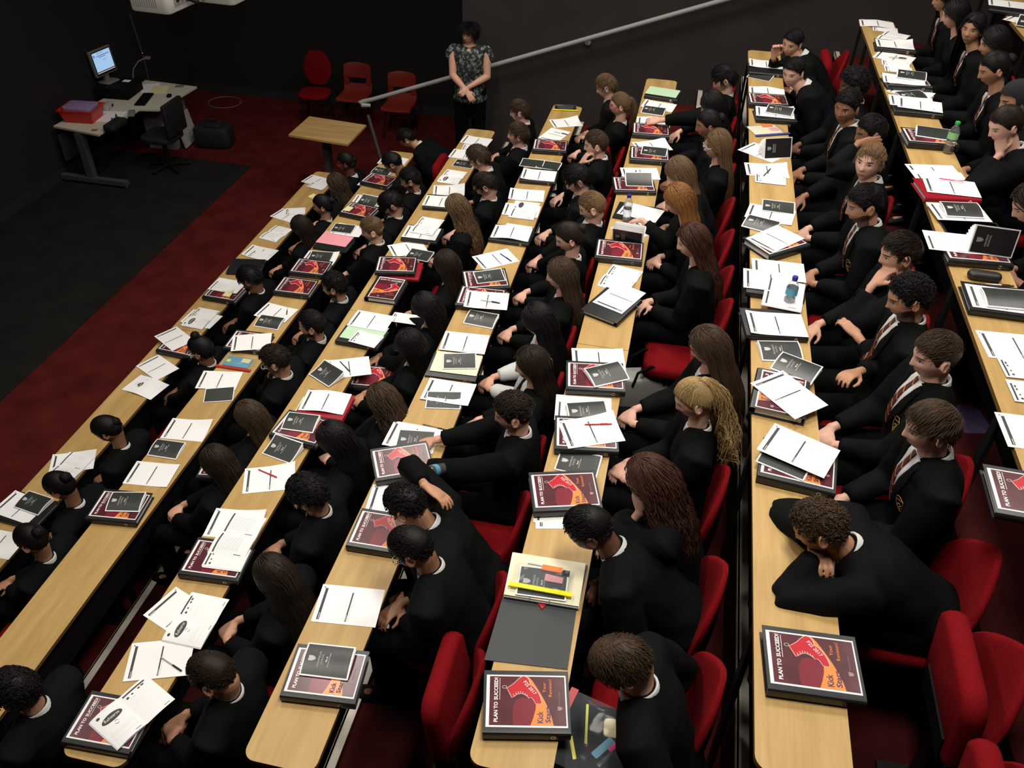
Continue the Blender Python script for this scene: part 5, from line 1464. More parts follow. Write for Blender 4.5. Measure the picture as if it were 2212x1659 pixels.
P_(4, 1230, 512, 'bun', 'dkbrown', 'pale', 15, 22, fem=True, label='girl with dark brown bun and loose fringe, fourth row')
P_(4, 1213, 592, 'longstraight', 'brown', 'pale', 10, 12, fem=True, label='girl with long straight brown hair, seventh from far end of fourth row')
P_(4, 1165, 692, 'longstraight', 'black', 'fair', -5, 32, fem=True, jacket='shirt', label='girl in white shirt with long black hair, fourth row')
P_(4, 1150, 787, 'long', 'dkbrown', 'pale', 12, 12, fem=True, front=True, label='girl with long dark brown hair beside girl in white shirt, fourth row')
P_(4, 1110, 892, 'curlytop', 'dkbrown', 'fair', 10, 14, arms='desk', label='boy with curly top and shaved sides, third from near end of fourth row')
P_(4, 880, 1092, 'curly', 'black', 'tan', -10, 30, armR='neck', label='boy with black curls bowing head, hand behind his neck, fourth row')
P_(4, 892, 1184, 'crop', 'black', 'brown', 0, 30, specs='chrome', arms='clasp', label='boy with cropped black hair and wire glasses, nearest in fourth row')
P_(5, 1565, 171, 'mop', 'black', 'pale', 0, 28, arms='lap', armL=((.60, .24, .80), (1, -.1, -.2), (0, .6, 1)), label='boy with black hair writing on handout, farthest in the fifth row')
P_(5, 1540, 226, 'longstraight', 'black', 'tan', 0, 22, fem=True, label='girl with long straight black hair, second from far end of fifth row')
P_(5, 1530, 268, 'bun', 'black', 'brown', 10, 10, fem=True, label='girl with messy black bun, third from far end of fifth row')
P_(5, 1550, 312, 'longstraight', 'ltbrown', 'pale', 18, 8, fem=True, specs='pen_clear', label='girl with long fair streaked hair and clear glasses, fifth row')
P_(5, 1468, 372, 'longstraight', 'ltbrown', 'pale', -5, 15, fem=True, armL=((.50, .22, .80), (.8, -.5, -.4), (0, 0, 1)), label='girl with long light brown hair, hand on open folder, fifth row')
P_(5, 1466, 431, 'longstraight', 'ginger', 'pale', 8, 15, fem=True, label='girl with long straight ginger hair, fifth row')
P_(5, 1497, 520, 'half', 'auburn', 'pale', 10, 12, fem=True, arms='clasp', label='girl with long reddish brown hair clipped back, fifth row')
P_(5, 1532, 748, 'long', 'brown', 'pale', -5, 28, fem=True, label='girl with brown hair hanging over cheek, beside grey handbag, fifth row')
P_(5, 1502, 861, 'ponycurl', 'blonde', 'pale', 5, 25, fem=True, label='girl with curly blonde ponytail, fifth row')
P_(5, 1402, 1032, 'longcurl', 'auburn', 'pale', 0, 12, fem=True, armL='chin', label='girl with curly auburn hair resting chin on fist, fifth row')
P_(5, 1275, 1142, 'crop', 'black', 'dark', 5, 22, label='boy with cropped black hair and ear stud, second from near end of fifth row')
P_(5, 1345, 1432, 'whorl', 'brown', 'fair', 10, 45, armL=((.10, .10, .60), (.9, -.4, -.3), (0, 0, 1)), armR=((.10, -.10, .60), (.9, .4, -.3), (0, 0, 1)), label='boy with brown hair whorl bowing over a pencil pouch, fifth row')
P_(6, 1712, 92, 'quiff', 'black', 'fair', 58, -5, roll=-8, armR='temple', label='boy leaning on his hand, facing camera, farthest in the sixth row')
P_(6, 1714, 156, 'quiff', 'black', 'pale', 60, -8, front=True, label='pale boy with black quiff looking at camera, sixth row')
P_(6, 1845, 182, 'curlybig', 'black', 'dark', 5, 15, label='boy with big black curls hidden behind neighbour, sixth row')
P_(6, 1830, 232, 'curlytop', 'black', 'brown', 55, 0, tie=True, label='boy with curly flat top and brown skin facing camera, sixth row')
P_(6, 1882, 285, 'crop', 'black', 'brown', 10, 15, armL='ear', label='boy with shaved black hair covering his face with hand, sixth row')
P_(6, 1878, 350, 'fringe', 'sandy', 'pale', 60, -8, tie=True, label='pale boy with sandy hair looking up at camera, sixth row')
P_(6, 1868, 441, 'fade', 'black', 'tan', 12, 10, beard=True, tie=True, badge=True, label='bearded boy with faded black hair, seventh from far end of sixth row')
P_(6, 1945, 547, 'short', 'dkbrown', 'fair', 10, 12, armL='mouth', tie=True, label='boy with thick dark hair and loose fist at mouth, sixth row')
P_(6, 1965, 641, 'curly', 'black', 'tan', 5, 18, beard=True, arms='cross', tie=True, label='bearded boy with black curls and crossed arms, sixth row')
P_(6, 2022, 768, 'fade', 'brown', 'pale', 12, 10, tie=True, badge=True, label='boy with faded brown hair and striped tie, sixth row')
P_(6, 2012, 922, 'fringe', 'brown', 'pale', 8, 8, tie=True, badge=True, label='boy with thick brown hair upright beside red seat, sixth row')
P_(6, 1772, 1137, 'curly', 'brown', 'tan', -5, 12, arms='desk', armL=((.50, .02, .80), (-.4, -1, -.1), (0, 0, 1), (1, .6, -.4)), armR=((.52, -.02, .80), (-.3, 1, 0), (0, 0, 1), (1, -.6, -.4)), label='boy with brown curls slumped on folded arms, sixth desk row')
P_(7, 2040, -6, 'longstraight', 'black', 'tan', 20, 5, fem=True, tie=True, label='girl cut off at the top edge, farthest in the seventh row')
P_(7, 2064, 30, 'longstraight', 'black', 'fair', 5, 8, fem=True, label='girl with long black hair in profile, second in the seventh row')
P_(7, 2102, 62, 'longstraight', 'black', 'tan', 58, -5, fem=True, tie=True, label='girl with long black hair gazing towards camera, seventh row')
P_(7, 2148, 92, 'longstraight', 'black', 'tan', 10, 12, fem=True, label='girl with black hair hanging over her eyes, seventh row')
P_(7, 2148, 148, 'bun', 'black', 'tan', 5, 15, fem=True, tie=True, label='girl with tied-back black hair, earring and open white collar, seventh row')
P_(7, 2196, 214, 'hijab', 'black', 'tan', 10, 10, fem=True, label='girl in black headscarf at the right edge, seventh row')
P_(7, 2172, 268, 'bun', 'dkbrown', 'pale', 20, 12, fem=True, armL='chin', tie=False, front=True, label='pale girl with black hairband, fist on cheek, seventh row')
P_(7, 2232, 440, 'long', 'dkbrown', 'fair', 0, 15, fem=True, label='girl with long dark hair cut off by the right edge')

# ---------------------------------------------------------------- the standing woman
def standing_woman(p, face_yaw):
    e = empty('person', p, PI + 1.72); e.scale = (1.03,) * 3
    hs = .98; M = Matrix.Translation((.02, 0, 1.545)) @ Matrix.Rotation(face_yaw, 4, 'Z') @ Matrix.Rotation(.08, 4, 'Y')
    b = MB(); b.capsule([(0, 0, 1.32), (0, 0, 1.44), M @ Vector((-.012, 0, -.06))], [.055, .050, .049], seg=12); head_mesh(b, M, True)
    b.capsule([(0, 0, .95), (0, 0, 1.15), (0, 0, 1.33)], [.12, .10, .11], seg=12)
    TT = {1: Vector((.21, .01, 1.02)), -1: Vector((.235, -.015, .985))}
    for s in (-1, 1):
        S = Vector((-.01, s * .185, 1.36)); El, Wr = ik(S, TT[s], .275, .25, Vector((-.45, s * 1, -.3))); fa = (Wr - El).normalized()
        b.capsule([(0, s * .06, 1.36), S], [.055, .052], seg=10); b.capsule([S, S.lerp(El, .5), El], [.054, .048, .041], seg=10); b.capsule([El, El.lerp(Wr, .35), Wr], [.041, .040, .026], seg=10)
        xd = fa + Vector((.1, 0, -.25)); hand_mesh(b, frame(Wr + fa * .01, xd, Vector((1, 0, .5))), -s, .35, scale=.9)
        b.capsule([(0, s * .09, .92), (.01, s * .10, .50), (-.01, s * .10, .10)], [.085, .055, .04], seg=10); b.capsule([(-.02, s * .1, .06), (.13, s * .12, .035)], [.035, .028], seg=8)
    me = evaluated(b, 'body', .0065, 1, .35); me.materials.clear(); me.materials.append(MATS[skin_mat('fair', False)])
    set_hc(me, M.inverted()); link('body', me, e)
    t = MB(); R = []
    for z, rx, ry in ((.80, .145, .195), (.86, .150, .200), (.98, .135, .175), (1.08, .125, .160), (1.2, .142, .172), (1.30, .125, .190), (1.36, .098, .175), (1.395, .080, .14), (1.41, .074, .105)): R.append([Vector((math.cos(2 * PI * j / 24) * rx, math.sin(2 * PI * j / 24) * ry, z)) for j in range(24)])
    t.loft(R)
    for s in (-1, 1): t.capsule([(0, s * .10, 1.36), (-.01, s * .18, 1.365), (0, s * .212, 1.325), (.0, s * .222, 1.29)], [.058, .060, .058, .054], seg=10)
    me = evaluated(t, 'blouse', .012, 4)
    crumple(me, .006, 5)
    me.materials.clear(); me.materials.append(MATS['blouse_print']); link('blouse', me, e)
    t = MB(); t.capsule([(0, 0, .93), (0, 0, .88)], [.14, .14])
    for s in (-1, 1): t.capsule([(0, s * .085, .90), (.01, s * .10, .5), (-.01, s * .10, .07)], [.11, .082, .075], seg=12)
    me = evaluated(t, 'trousers', .014, 4); me.materials.clear(); me.materials.append(MATS['trouser_black']); link('trousers', me, e)
    for s in (-1, 1): link('shoe', SHOE, e, (.0, s * .11, 0))
    h = Hair(5); h.short(1300, .085, .009, (.15, 0, -1), rad=.0030, kind='f', mess=.12); hm = h.mesh('hair'); hm.materials.clear(); hm.materials.append(MATS['hair_black']); link('hair', hm, e).matrix_local = M
    t = MB(); t.tube([(.055 + .02 * math.cos(a) , .075 * math.sin(a), 1.36 - .05 * math.cos(a)) for a in [2 * PI * i / 24 for i in range(25)]], .0018, 'chrome', 5, cap=False); 
    tag(e, 'woman in dark patterned blouse standing by wall with crossed hands', 'person'); return e
standing_woman((2.52, 6.86, .542), -.50)

# ---------------------------------------------------------------- papers, binders and bottles on every desk
S, B, K, O = sheet, booklet, binder, spread
# row 1
S(1, (651, 392.6), (695, 404)); S(1, (658, 402), (698, 412), .006, 'W'); S(1, (662, 424), (680, 431), 0, 'note')
S(1, (615.7, 464), (659, 462), .003, 'W', 0); S(1, (585, 468), (628, 481)); O(1, (573, 499), (621, 511), .002, 'text_page_print', 'text_page_print')
S(1, (522, 551), (578, 562.5)); S(1, (530, 553), (572, 564), .004, 'W')
K(1, (488, 588), (560, 590), 0, 'black', .03, False)
K(1, (432, 640), (508, 653)); S(1, (446, 624), (513, 636), .046, 'T', 1); S(1, (478, 638), (496, 642), .052, 'note')
S(1, (387, 696), (455, 711)); O(1, (410, 683), (458, 692), .004, 'rehearse_page_print', 'worksheet_print')
K(1, (338.7, 757), (404.5, 771)); S(1, (330, 724), (375.4, 760.8), .046, 'H', 0)
S(1, (293.7, 791), (338, 822), .004, 'H', 0); S(1, (268, 843), (320, 862), 0, 'L', 4)
S(1, (102, 1027), (204, 1012)); O(1, (122, 1006), (178, 1018), .003, 'text_page_print', 'text_page_print')
K(1, (-10, 1120), (62, 1140), 0, 'black', .03, False); S(1, (-28, 1103), (68, 1136), .033); B(1, (26.6, 1095), (85, 1115.5), .036, 1)
S(1, (-75, 1192), (22, 1210))
# row 2
S(2, (814, 353), (870, 360)); B(2, (800, 375), (836, 383), .002, 1)
S(2, (768, 399), (830, 410)); K(2, (774.7, 392), (838, 405), .002)
S(2, (755, 440), (821, 447)); B(2, (767.6, 440), (808, 450), .003, 2)
K(2, (729.6, 459), (795.4, 473)); S(2, (734, 452), (760, 458), .0445, 'note', 0)
S(2, (679, 522.5), (748.6, 534), .03, 'pink', 0); S(2, (711, 503), (776, 514), .034); B(2, (712, 500), (759, 506), .037, 0); K(2, (676, 533), (744, 544), 0, 'black', .028, False)
S(2, (648, 565.6), (719.5, 574), .01); B(2, (664, 562), (712, 566), .013, 0)
K(2, (622, 588), (699, 597)); K(2, (587, 630), (668, 640))
S(2, (546, 681), (617, 699)); pen(2, (622, 658), (619, 680), .001); B(2, (547, 705), (601, 714), 0, 1)
K(2, (483, 752), (564, 762), 0, 'black', .03); S(2, (496, 759), (585.6, 752.7), .034, 'H', 0)
pouch(2, [(489, 766), (554, 773), (539, 804), (466.6, 793)], 0, 'zip_red', 'clear pouch with red zip, beside handouts on the second desk row', [(.5, .55, .75, .7, .004, 'label_blue', 'booklet'), (.7, .72, .25, .3, .003, 'yellow_note', 'sticky_notes'), (.22, .55, .12, .2, .006, 'marker_yellow', 'eraser')])
B(2, (436.7, 870.6), (505, 866), 0, 0, True); S(2, (420, 838.7), (509, 842), .006)
B(2, (316.5, 984), (382, 994), .001, 1); S(2, (343, 946), (439, 955), .0)
S(2, (261, 1044), (364, 1054)); K(2, (183.5, 1120.5), (291, 1130.6)); B(2, (225, 1105), (302.5, 1106.6), .046, 1)
# row 3
S(3, (992.4, 308.6), (1052, 317.5)); S(3, (995.4, 323.8), (1040, 328), 0, 'W'); S(3, (968, 339), (1028, 347))
B(3, (972.6, 358), (1022, 366), 0, 0); S(3, (942, 392), (993, 399), 0, 'W', 0); O(3, (955, 379), (1000, 386), .002, 'rehearse_page_print', 'worksheet_print')
S(3, (937, 421.8), (1001, 422.5), .001, 'H', 3); K(3, (909, 446), (990, 452), 0, 'black', .035, False); S(3, (908, 443), (984, 450), .038)
K(3, (864, 515), (944, 525), 0, 'black', .03, False); S(3, (865, 511), (942, 520), .033); O(3, (897, 484), (950, 493), .036, 'text_page_print', 'worksheet_print')
S(3, (850.6, 556), (925, 543)); B(3, (872, 556), (925, 567), .003, 0)
K(3, (822, 598), (899, 603), 0, 'red', .035, False); K(3, (811.4, 588), (893, 590), .038, 'black', .035)
K(3, (815, 595), (786, 641)); 
K(3, (724, 736), (812, 752), 0, 'black', .035, False); S(3, (733, 728), (816, 744), .038, 'green', 0); S(3, (745.6, 702), (834, 718), .041, 'H', 0); S(3, (748, 736), (812, 753), .043, 'W', 0)
S(3, (722, 818), (789, 810)); pen(3, (732, 778), (756, 803), .001, 'darkpen'); B(3, (665, 808), (711.6, 838), .004, 2)
K(3, (640, 893), (735, 908), 0, 'red', .03, False); S(3, (640, 902), (715, 912), 0, 'green', 0); S(3, (639.5, 885), (744.5, 896.5), .034)
K(3, (581, 939), (677.5, 964)); B(3, (604, 927), (679, 937), .045, 1)
B(3, (565, 980), (627, 1003), 0, 2)
S(3, (522, 1067), (637, 1056), 0, 'H', 3); pen(3, (556, 1013), (598, 1031), .002, 'red')
S(3, (438, 1158), (551, 1168)); K(3, (384, 1240), (508, 1257), 0, 'black', .042); O(3, (470, 1150), (558, 1164), .046, 'text_page_print', 'text_page_print'); S(3, (433, 1222), (520, 1233), .050, 'W', 0)
for i in range(3): S(3, (433 + i, 1223 + i), (521, 1234 + i), .0465 + .001 * i, 'W', 0)
S(3, (318, 1335), (388, 1382), 0, 'H', 0); O(3, (384.5, 1330), (464.7, 1346.6), .004)
S(3, (262, 1473), (409.4, 1458.6), .002, 'H', 0); pen(3, (343, 1416), (396, 1452), .003)
K(3, (130, 1604), (277, 1631)); O(3, (257, 1510), (318, 1563), .046)
# row 4
pouch(4, [(1202, 226), (1250, 230), (1247, 241), (1196, 239)], 0, 'zip_yellow', 'clear pouch with yellow zip at the far end of the fourth desk', [(.5, .4, .9, .6, .012, 'binder_black', 'booklet')])
S(4, (1200, 276), (1257, 272), 0, 'H', 3); S(4, (1209, 304.5), (1229, 288.6), .002, 'H', 0); pen(4, (1199, 285), (1223, 290), .003)
K(4, (1149, 323), (1223.5, 328)); B(4, (1128, 359.5), (1163, 364), 0, 0, True); B(4, (1162, 363), (1199, 369), .001, 0, True)
K(4, (1121.5, 388), (1200, 395), 0, 'black', .035, False); S(4, (1122, 386), (1199, 393), .038)
S(4, (1097, 431), (1174, 436)); S(4, (1083, 463), (1161, 471), .002, 'H', 0); O(4, (1108, 451), (1158, 457), .003, 'text_page_print', 'rehearse_page_print')
K(4, (1053, 516), (1143, 528), 0, 'black', .03, False); S(4, (1054, 512), (1145, 523), .033); S(4, (1080, 500), (1145, 510), .036, 'W')
S(4, (1047, 582.5), (1120, 565), 0, 'H', 0); pen(4, (1081, 548), (1103, 563), .001, 'blue')
K(4, (1005, 625.6), (1102, 620)); B(4, (1030, 614), (1094, 606.6), .045, 0)
K(4, (984, 658), (1080, 668)); S(4, (1002, 664), (1094, 670), .045); pen(4, (1034, 647), (1082, 655), .047)
B(4, (1000, 699), (1064.5, 711.6), 0, 1)
K(4, (918, 812), (1025, 826), 0, 'black', .008, False); S(4, (944, 754.7), (1050.6, 766), .012, 'H', 0); S(4, (925, 800), (1032, 813), .012, 'cream', 0); B(4, (957, 797.7), (1028.6, 797), .015, 0)
B(4, (917.7, 882.5), (995, 885), 0, 0); S(4, (905, 861), (1012.7, 878.7), .008, 'H', 1)
S(4, (820.5, 959.7), (938, 981), 0, 'H', 0); B(4, (852, 968.6), (933, 975), .002, 0); pen(4, (917, 917), (963.5, 929), 0, 'pencil')
K(4, (815.4, 1040), (937.7, 1020)); S(4, (795, 1110), (900, 1120)); K(4, (753, 1180), (875, 1200))
S(4, (670, 1342), (812, 1356)); K(4, (602, 1504), (767, 1523.6)); B(4, (643.7, 1458.6), (753, 1471.6), .045, 1)
# row 5
K(5, (1390, 205), (1465, 216), 0, 'black', .035, False); S(5, (1391, 201), (1462, 212), .038, 'green', 0)
S(5, (1382, 231.6), (1453, 243)); B(5, (1382, 244), (1434, 252), 0, 1); S(5, (1374.7, 271), (1446, 277), .002)
K(5, (1367, 288.6), (1445.6, 294.4)); S(5, (1383.5, 329), (1452, 324), .002, 'H', 3); pen(5, (1395, 326), (1432, 322), .004)
K(5, (1362, 343), (1445, 349)); B(5, (1390, 334), (1432, 339), .045, 0)
S(5, (1349, 387), (1424, 388), .0, 'H', 0); pen(5, (1368, 384), (1374, 369), .002, 'darkpen')
K(5, (1335, 413), (1411, 415), 0, 'black', .03); B(5, (1353, 402.5), (1411, 404), .033, 2, True)
K(5, (1334, 470), (1405, 482), 0, 'black', .012, False); S(5, (1345, 464), (1402, 478), .015, 'T', 0)
S(5, (1364, 518), (1418, 505), 0, 'H', 0)
standing(5, [(1322.5, 523), (1384.5, 534)], 0, 'black booklet standing open like a tent, fifth desk', 112)
K(5, (1286, 555), (1386, 565)); O(5, (1310, 594), (1372, 610), .0, 'worksheet_print', 'worksheet_print', .02)
K(5, (1338, 695), (1384, 652), 0, 'black', .03, False); S(5, (1344, 677.5), (1394.7, 634), .033, 'H', 0)
S(5, (1236, 800), (1354, 803)); K(5, (1225, 840.6), (1349, 847)); B(5, (1287.5, 837), (1358, 821), .045, 1); pen(5, (1272, 793), (1332, 795), .045, 'black')
S(5, (1191, 906.5), (1327, 917), 0, 'T', 0); B(5, (1230.5, 916), (1316, 912), .003, 1)
K(5, (1199, 970), (1336, 977)); S(5, (1230.5, 969), (1348.5, 952.6), .045, 'H', 3); pen(5, (1262, 917), (1320, 916), .047, 'red')
B(5, (1198, 1015), (1287, 1034), 0, 0)
S(5, (1166, 1142), (1290, 1143)); S(5, (1160, 1128), (1285, 1132), .001, 'T', 0); K(5, (1160, 1106), (1296, 1100), .003)
K(5, (1041, 1585), (1235, 1588), 0, 'black', .045)
# the open lever-arch folder with yellow zip pouch
z5 = DZ(5); fo = empty('open_folder', at(1087, 1300, z5))
def L5(u, v, dz): return at(u, v, z5 + dz) - fo.location
t = MB(); q = [L5(*c, .0015) for c in ((1087, 1286), (1246, 1312), (1226, 1447), (1046, 1426))]; t.poly([(p.x, p.y) for p in q], .001, .004, 'binder_inner'); t.build('front_board', fo, smooth=False)
t = MB(); q = [L5(*c, .002) for c in ((1106, 1196), (1270, 1222), (1250, 1316), (1088, 1290))]; t.poly([(p.x, p.y) for p in q], .001, .004, 'binder_inner'); t.build('back_board', fo, smooth=False)
t = MB(); q = [L5(*c, .03) for c in ((1107, 1192), (1264, 1216), (1249, 1309), (1088, 1283))]
for i in range(5): dx_ = .002 * (i % 3); t.poly([(p.x + dx_, p.y - dx_) for p in q], .006 + .005 * i, .0105 + .005 * i, 'cream_paper' if i == 4 else 'paper_edge')
t.build('paper_stack', fo, smooth=False)
t = MB()
for c in ((1145, 1290), (1187, 1297)):
    p = L5(*c, .02); t.tube([Vector((p.x + .0, p.y + .012 * math.cos(a) - .004, .020 + .018 * math.sin(a))) for a in [2 * PI * i / 14 for i in range(15)]], .0018, 'chrome', 6, cap=False)
p0, p1 = L5(1130, 1293, .006), L5(1200, 1304, .006); t.tube([p0, p1], .006, 'chrome', 8); t.build('ring_mechanism', fo)
tag(fo, 'open black folder with papers and rings on the fifth desk', 'folder')
B(5, (1113, 1285), (1222, 1300), .034, 0)
pouch(5, [(1130, 1215), (1240, 1228), (1232, 1291), (1101, 1267)], .040, 'zip_yellow', 'clear pouch with bright yellow zip lying in the open folder', [(.62, .85, .34, .20, .014, 'marker_orange', 'highlighter'), (.86, .78, .12, .18, .014, 'pen_black', 'highlighter_cap'), (.68, .55, .30, .28, .002, 'chequer_pad_print', 'chequered_card'), (.40, .93, .4, .05, .006, 'pen_clear', 'pen')])
kr = MB(); q = L5(1170, 1308, .006); kr.poly([(q.x - .025, q.y + .012), (q.x, q.y + .006), (q.x + .022, q.y + .016), (q.x + .006, q.y - .020)], .005, .011, 'zip_red'); o = kr.build('key_fob', None, fo.location, smooth=False); tag(o, 'red cloth heart key fob hanging from folder rings', 'key fob')
# row 6
K(6, (1629, 156), (1686, 161), 0, 'black', .03, False); S(6, (1623.5, 144), (1687, 149.5), .035, 'H', 2)
B(6, (1612, 167), (1662, 177), 0, 0, True); S(6, (1619, 205), (1697, 212), .002); K(6, (1619, 223), (1707, 229))
K(6, (1632, 256), (1725, 262), 0, 'black', .035, False); S(6, (1628, 249), (1722, 258), .038); B(6, (1649, 243), (1712, 254), .041, 1)
pouch(6, [(1601, 273), (1687, 270), (1705, 291), (1634, 296)], 0, 'zip_blue', 'cream lined clear pouch with blue zip, far half of sixth desk', [(.45, .5, .85, .8, .003, 'cream_paper', 'paper'), (.62, .82, .3, .18, .012, 'marker_orange', 'highlighter'), (.72, .5, .25, .3, .002, 'chequer_pad_print', 'chequered_card')])
S(6, (1610, 330), (1650, 345), 0, 'H', 0); standing(6, [(1650, 344), (1712, 341)], .0, 'black booklet held half open on the sixth desk', 70)
S(6, (1613, 378), (1706, 385)); S(6, (1630, 392), (1699, 400), .004, 'W', 0); S(6, (1630, 393), (1699, 401), .003, 'W', 0); pen(6, (1648, 381), (1665, 364), .006, 'darkpen')
S(6, (1606, 468), (1711, 489)); B(6, (1644, 455), (1717, 465), .002, 0); B(6, (1600, 489), (1672, 508.5), .002, 1)
K(6, (1672, 553), (1747, 530), 0, 'black', .042); S(6, (1677, 543), (1732, 518), .046, 'H', 0)
K(6, (1612, 630), (1740, 646), 0, 'black', .035, False); S(6, (1625, 597), (1742, 611), .038, 'H', 0); S(6, (1610, 621), (1720, 635), .039, 'H', 0); O(6, (1652, 628), (1734, 644), .041, 'text_page_print', 'text_page_print'); 
K(6, (1612, 724), (1749, 731), 0, 'black', .032, False); S(6, (1620.6, 721), (1748, 728.6), .035, 'H', 2)
B(6, (1644, 780), (1739, 783), 0, 1); B(6, (1662, 796.5), (1752, 833.5), .034, 1)
K(6, (1635, 797), (1619, 873)); S(6, (1616, 824), (1722.5, 910), .048, 'H', 0)
K(6, (1635, 1027), (1806, 1068), 0, 'black', .045); B(6, (1647, 1004), (1719.5, 1034), .047, 0, True); S(6, (1631, 969), (1783, 1035), .070, 'H', 0)
K(6, (1662, 1490), (1872, 1519.5), 0, 'black', .045)
# row 7
S(7, (1854, 56), (1938, 64)); S(7, (1885, 66), (1941, 72), .002, 'W'); O(7, (1905, 76), (1955, 86), .004, 'text_page_print', 'text_page_print')
K(7, (1892, 102), (1979, 111), 0, 'black', .035, False); S(7, (1893, 100), (1978, 108), .038)
S(7, (1882, 123), (1968, 140), 0, 'H', 0); S(7, (1911.5, 153.6), (1973.6, 160), .004, 'W', 0); S(7, (1905, 140), (1966, 147), .003, 'W', 0); pen(7, (1921, 123), (1955, 126), .006)
K(7, (1917.5, 182), (2018, 188)); S(7, (1918, 178), (1990, 186), .044, 'T', 1); B(7, (1935, 168), (2001, 177), .047, 1)
S(7, (1925, 200), (1990, 216), 0, 'H', 0); B(7, (1953, 220), (2006.7, 217), .004, 1)
K(7, (1929, 238), (2044, 249), 0, 'black', .035, False); S(7, (1927, 229), (2049, 246), .042, 'H', 0); S(7, (1932, 227), (2010, 236), .040, 'H', 1)
K(7, (1960, 307), (2077, 316)); B(7, (1988, 296), (2041, 304), .045, 1, True)
S(7, (1974, 386), (2090, 390), .01, 'H', 0); S(7, (1985, 399), (2105, 406), .012, 'T', 0); K(7, (1996, 426), (2127, 432), 0, 'red', .035, False); S(7, (1999, 414), (2125, 428), .040, 'H', 0); pen(7, (2034, 386), (2075, 392), .047, 'pink')
K(7, (2060, 522), (2185, 530), 0, 'black', .006, False); S(7, (2025, 474.5), (2146, 480), .022, 'H', 0); B(7, (2044.5, 468.6), (2127, 473), .025, 1)
K(7, (2050, 562), (2192, 574), 0, 'black', .035); S(7, (2050, 543), (2095, 548), .038, 'T', 1); standing(7, [(2090, 545), (2176, 557)], .040, 'black booklet standing open on a binder on the seventh desk', 78)
K(7, (2100, 668), (2250, 688), 0, 'black', .035, False); S(7, (2104, 663), (2245, 682), .038, 'H', 0); B(7, (2140, 664), (2225, 672), .041, 1, True)
S(7, (2145, 773), (2280, 786), 0, 'H', 0); S(7, (2180, 815), (2280, 825), .004, 'W', 0); S(7, (2202, 868), (2300, 880), .004, 'W', 0); S(7, (2202, 968), (2330, 985), 0, 'H', 0); K(7, (2188, 1115), (2330, 1140), 0, 'black', .035)
# row 8
K(8, (2135, 18), (2235, 32), 0, 'black', .035, False); S(8, (2130, 10), (2230, 22), .038, 'H', 0); B(8, (2192, 55), (2260, 66), .01, 2); S(8, (2165, 42), (2250, 62), 0, 'H', 3)
# glasses case, loose pens
p = at(2123, 604, DZ(7)); t = MB(); t.rbox((0, 0, .022), (.16, .065, .042), .030, 'case_black', 6, vr=.016); o = t.build('glasses_case', None, (p.x, p.y, DZ(7)), -.02, ang=60); tag(o, 'black hard glasses case on bare wood of the seventh desk', 'glasses case')
pen(7, (2135, 614), (2180, 617), 0)
p = at(2145, 455, DZ(7)); t = MB(); t.rbox((0, 0, .006), (.022, .13, .010), .006, 'cover_white', 3); o = t.build('correction_pen', None, (min(p.x, XK(7) + .27), p.y, DZ(7) + .001), .5); tag(o, 'white plastic stick lying by red papers, seventh desk', 'stationery')
# bottles
bottle(at(1700, 667, DZ(6)), 'cap_blue', 'label_blue', 'clear water bottle with blue cap and blue label, sixth desk', None, .07)
bottle(at(2046, 330, DZ(7)), 'cap_green', 'label_green', 'clear water bottle with green cap and green label, seventh desk', None, .085)
bottle(at(1353, 477, DZ(5)), 'cap_blue', 'clear_film', 'water bottle with dark blue cap beside resting hand, fifth desk', 'SMART', .10)
p = at(2138, 400, FK(7) + .62); bottle(p, 'pen_clear', 'label_blue', 'dim water bottle held below the seventh desk edge', None, .05)
p = at(962, 1012, DZ(4) + .10); bottle(p, 'pen_black', 'label_blue', 'small bottle with pale label held over the fourth desk', None, .07, (.9, -.5, 0))
# bags and things among the seats
p = at(1392, 832, FK(5) + .25); e = empty('handbag', (p.x, p.y, FK(5) + .02), .3)
t = MB(); t.rbox((0, 0, .17), (.34, .16, .32), .06, 'bag_grey', 4); t.build('body', e)
for s in (-1, 1):
    t = MB(); t.tube([(-.10, s * .085, .30), (-.08, s * .09, .40), (0, s * .09, .45), (.08, s * .09, .40), (.10, s * .085, .30)], .009, 'plastic_black', 8); t.build('strap', e)
tag(e, 'pale grey handbag with black straps on floor between fifth row seats', 'handbag')
p = at(2120, 960, FK(6) + .2); e = MB(); e.rbox((0, 0, .18), (.26, .30, .36), .08, 'bag_purple', 4); o = e.build('backpack', None, (7.02 - .28, p.y, FK(6)), .2); tag(o, 'dark purple backpack on floor behind the sixth row', 'backpack')
# binder and pouch on laps
def lap(k, u, v, zz, name, rz=0, tilt=0):
    p = at(u, v, FK(k) + zz); return p
p = at(775, 870, FK(3) + .66); e = empty('ring_binder', (p.x, p.y, p.z), -.3); c_, q_ = binder_me('red', .035); 
c_, q_ = binder_me('black', .042); link('case', c_, e); link('page_block', q_, e); link('cover_sheet', art_me(), e, (.026, -.0105, .0002)); e.rotation_euler = (0, 0, PI / 2 + .1); e.location = (p.x - .13, p.y + .15, p.z)
tag(e, 'maroon boot-cover binder held on lap beside wavy brown hair, third row', 'binder', 'boot-cover ring binders')
p = at(422, 1030, FK(2) + .68); e = empty('ring_binder', (p.x, p.y, p.z), 0); link('case', c_, e); link('page_block', q_, e); link('cover_sheet', art_me(), e, (.026, -.0105, .0002)); e.rotation_euler = (0, .15, PI / 2 + .2)
tag(e, 'maroon boot-cover binder on lap of long-haired girl, second row', 'binder', 'boot-cover ring binders')
p = at(872, 688, FK(3) + .70); o = link('held_booklet', sheet_me('W', 0), None, (p.x - .10, p.y - .06, p.z), (0, .1, PI / 2)); tag(o, 'grey printed page held by long black-haired girl, third row', 'page')
pz = at(1258, 1585, FK(5) + .66)
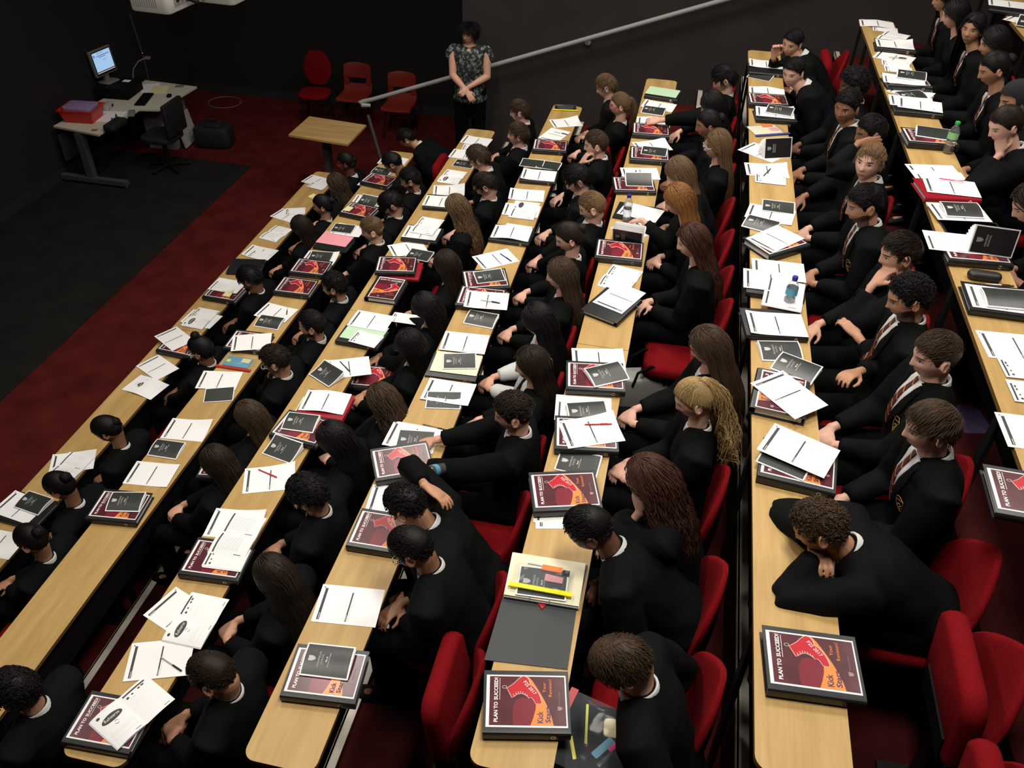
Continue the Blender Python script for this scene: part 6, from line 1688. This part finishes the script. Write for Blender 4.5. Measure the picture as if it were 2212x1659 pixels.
e = empty('pencil_pouch', (pz.x, pz.y, pz.z), -.25)
for q, (x, y, w, h, th, m, nm, rz) in enumerate(((.10, .07, .08, .075, .01, 'yellow_note', 'sticky_notes', .3), (.0, .04, .010, .16, .008, 'marker_yellow', 'pencil', .35), (-.01, -.07, .09, .014, .008, 'zip_yellow', 'ruler', -1.0), (.09, -.02, .03, .10, .006, 'label_blue', 'note_flags', -.4), (.125, .0, .018, .05, .014, 'marker_pink', 'highlighter_cap', -.4), (.115, -.06, .018, .08, .014, 'pen_black', 'highlighter', -.4))):
    t = MB(); t.rbox((0, 0, 0), (w, h, th), min(w, h) * .2, m, 3); o = t.build(nm, e); o.location = (x, y, .004 + q * .001); o.rotation_euler.z = rz
t = MB(); n = 12; vs = []
for i in range(n + 1):
    for j in range(n + 1):
        x, y = -.09 + .27 * j / n, -.15 + .30 * i / n; b = (math.sin(PI * j / n) * math.sin(PI * i / n)) ** .5 if 0 < j < n and 0 < i < n else 0; vs.append((x, y, .004 + .018 * b + .010 * noise.noise(Vector((x * 22, y * 22, 3))) * b))
t.add(vs, [(i * (n + 1) + j, i * (n + 1) + j + 1, (i + 1) * (n + 1) + j + 1, (i + 1) * (n + 1) + j) for i in range(n) for j in range(n)], 'clear_film'); t.build('film', e, ang=180)
t = MB(); t.box((-.095, 0, .006), (.030, .31, .006), 'zip_red'); t.build('zip', e, smooth=False)
tag(e, 'clear stationery pouch with red zip on lap of near fifth row boy', 'pouch')
finish_items()
# ---------------------------------------------------------------- seats in place
def seat(k, y, label, tip):
    e = empty('folding_seat', (XK(k) + .80, y, FK(k)), PI)
    for n_, me in SEATP.items():
        o = link(n_, me, e)
        if tip and n_ in ('seat_pad', 'hinge_frame'):
            R_ = Matrix.Translation(Vector((.02, 0, .44))) @ Matrix.Rotation(-math.radians(82), 4, 'Y') @ Matrix.Translation(Vector((-.02, 0, -.44)))
            o.matrix_local = Matrix.Translation(Vector((.035, 0, .02))) @ R_
    tag(e, label, 'seat', 'red padded seats bolted behind the desks'); return e
for k in range(1, 8):
    for i in range(-1, 14):
        y = -.88 + .492 * i
        busy = any(abs(py - y) < .30 for py in SEATED.get(k, [])) or (k, i) == (4, 2)
        if i == -1 and k != 6: continue
        if k == 2 and -1 < y < .3: continue
        near = min(SEATED.get(k, [9]), key=lambda q: abs(q - y))
        if abs(near - y) < .30: y += max(-.05, min(.05, near - y))
        seat(k, y, 'red padded seat on black frame, %s from the near end of the %s row' % (ORD[i + (2 if k == 6 else 1)], ROWN[k]), not busy)
